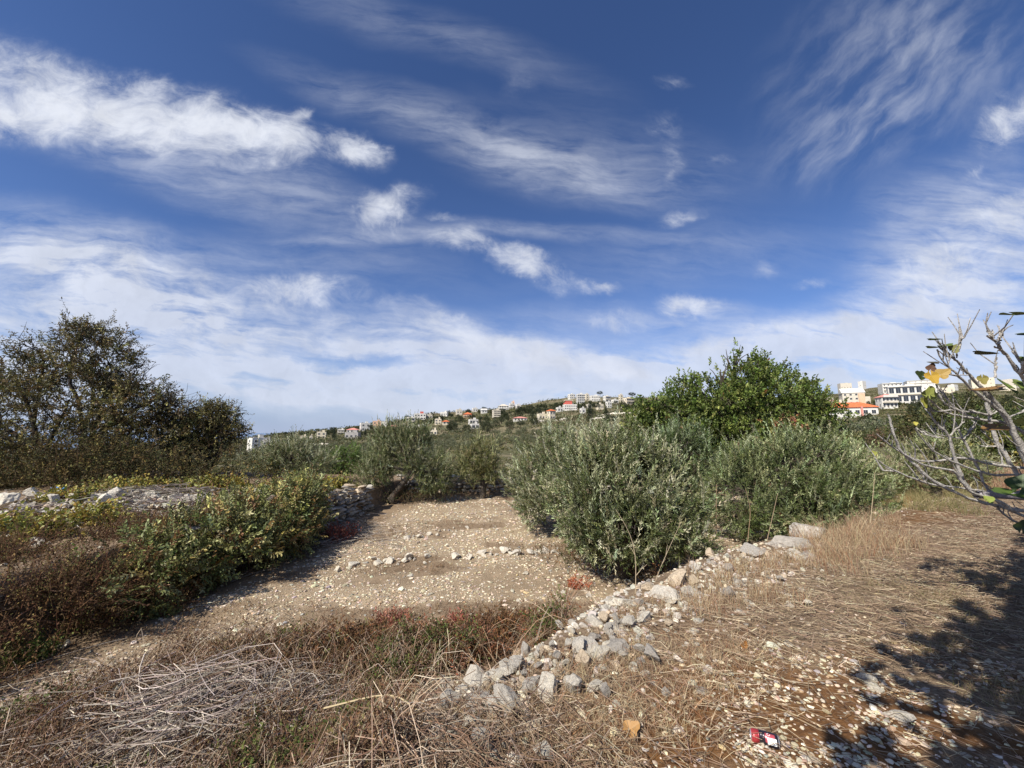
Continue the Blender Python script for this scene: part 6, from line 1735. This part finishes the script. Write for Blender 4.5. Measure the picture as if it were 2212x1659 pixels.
# ---------- olive groves between the field and the village
def groves():
    r = rg(720)
    pts = []
    Y = 24.
    while Y < 470:
        step = 6.2 + Y * .012
        n = int(1.35 * 2 * Y / step)
        for i in range(n):
            u = -1.35 + (i + .5 + r.normal() * .22) * step / Y
            yy = Y + r.normal() * step * .22
            if u > 1.35: break
            pts.append((u * yy, yy))
        Y += step * .92
    pts = np.array(pts)
    u = pts[:, 0] / pts[:, 1]
    dens = ss(fbm(pts[:, 0] / 45, pts[:, 1] / 45, 80), .30, .48)
    k = r.random(len(pts)) < .35 + .65 * dens
    k &= ~((pts[:, 1] < 34) & (u > .4)) & ~((pts[:, 1] > 60) & (u > .75)) & ~((pts[:, 1] < 95) & (u > -.95) & (u < .4))
    HS = np.array(HOUSES)
    for x, y, w in HS: k &= ~((np.hypot(pts[:, 0] - x, pts[:, 1] - y) < w * .8))
    # leave the view open to the far sea at the extreme left
    pts = pts[k]
    pxl = pts[:, 0] / pts[:, 1]
    inview = (np.abs(pxl) < 1.3)
    order = np.argsort(pts[:, 1] + np.where(inview, 0, 1e4))
    # the nearest ones that show between the trees before the camera
    see = [i for i in order if (-.68 < pxl[i] < .22) or pxl[i] > .85]
    near = set(see[:240])
    labs = 'round grey-green olive tree of the grove below the village'
    for i in see[:240]:
        far_tree('grove', pts[i, 0], pts[i, 1], r.uniform(.55, .85), 'olive_tree', labs, 'olive trees of the groves below the village', r)
    rest = [i for i in range(len(pts)) if i not in near and inview[i]]
    # the remainder reads as one mass
    g = Geo(); n = len(rest); q = pts[rest]
    m = np.where(q[:, 1] < 120, 170, np.where(q[:, 1] < 250, 70, 38))
    I = np.repeat(np.arange(n), m); N = len(I)
    d = rdir(r, N); d[:, 2] = np.abs(d[:, 2])
    sz = r.uniform(1.1, 1.9, n)
    z = ground(q[:, 0], q[:, 1])
    c = np.stack([q[I, 0], q[I, 1], z[I] + .5], 1)
    Pp = c + d * sz[I][:, None] * np.array([1, 1, 1.25]) * r.uniform(.7, 1.05, (N, 1))
    lsz = np.where(q[I, 1] < 120, .35, np.where(q[I, 1] < 250, .55, .8)) * r.uniform(.7, 1.3, N)
    tc = pick(r, [(.12, .13, .06), (.16, .165, .09), (.20, .20, .12), (.09, .10, .045), (.17, .14, .08)], [1, 1, .5, .7, .5], n)
    leafset(g, Pp, norm(d + r.normal(size=(N, 3)) * .5 + [0, 0, .4]), norm(d + r.normal(size=(N, 3)) * .4), lsz, lsz * .6, np.clip(tc[I] * (1 + r.normal(size=(N, 1)) * .2), .01, 1))
    tag(g.obj('olive_grove', M_leaf), 'far olive groves covering the terraced hillside below the village', 'olive grove', kind='stuff')
    # low scrub
    n = 46000
    Y = np.exp(r.uniform(math.log(22), math.log(1000), n)); u = r.uniform(-1.35, 1.35, n)
    X = u * Y
    kk = fbm(X / 30, Y / 30, 95) > .42
    X, Y = X[kk], Y[kk]; n = len(X)
    I = np.repeat(np.arange(n), 7); N = len(I)
    s = np.clip(Y * .005, .25, 2.2)
    P_ = np.stack([X, Y, ground(X, Y)], 1)[I] + r.normal(size=(N, 3)) * (s[I][:, None]) * [1., 1., .3] + np.stack([0 * s[I], 0 * s[I], s[I] * .3], 1)
    g = Geo()
    tc = pick(r, [(.085, .095, .036), (.12, .115, .05), (.15, .12, .065), (.06, .07, .028)], [1, 1, .7, 1], n)
    leafset(g, P_, norm(rdir(r, N) + [0, 0, .6]), rdir(r, N), s[I] * .8, s[I] * .55, tc[I])
    tag(g.obj('scrub', M_dry), 'low dark scrub between the groves on the hillside', 'scrub', kind='stuff')
groves()
# field walls on the hillside
for i, (a, b_, y0, y1) in enumerate(((352, 372, 447.5, 447.0), (372, 398, 449.5, 450.5), (300, 330, 446, 445), (392, 404, 446.5, 446), (536, 566, 423, 423.2), (600, 632, 416.5, 415.5), (592, 606, 420, 419))):
    r = rg(800 + i); g = Geo(); n = 60
    for t in np.linspace(0, 1, n):
        px = a + (b_ - a) * t; py = y0 + (y1 - y0) * t
        if i == 0 or t == 0: Y, X, Z = find_Y(px, py); Yk = Y
        X = uv(px, py)[0] * Yk; Z = gz(X, Yk)
        V = rock_shape(r, ICO1, 6) * r.uniform(.5, .8) * np.clip(Yk / 130, .6, 2.2) * np.array([1.6, 1, 1.0])
        g.add(V + [X, Yk, Z + .25], ICO1[1], np.array(STONE[i % 3]) * 1.15)
    tag(g.obj('field_wall', M_stone), ['pale field wall below the white left block, upper of the pair', 'pale field wall right of and below the upper one of the pair', 'faint field wall in the grove below the left end of the ridge', 'short pale field wall in the grove left of the leaning olive', 'pale wall of posts below the cream stone house', 'stony terrace wall at the foot of the right end of the village', 'short stone wall beside the thick cypress'][i], 'wall', kind='thing')
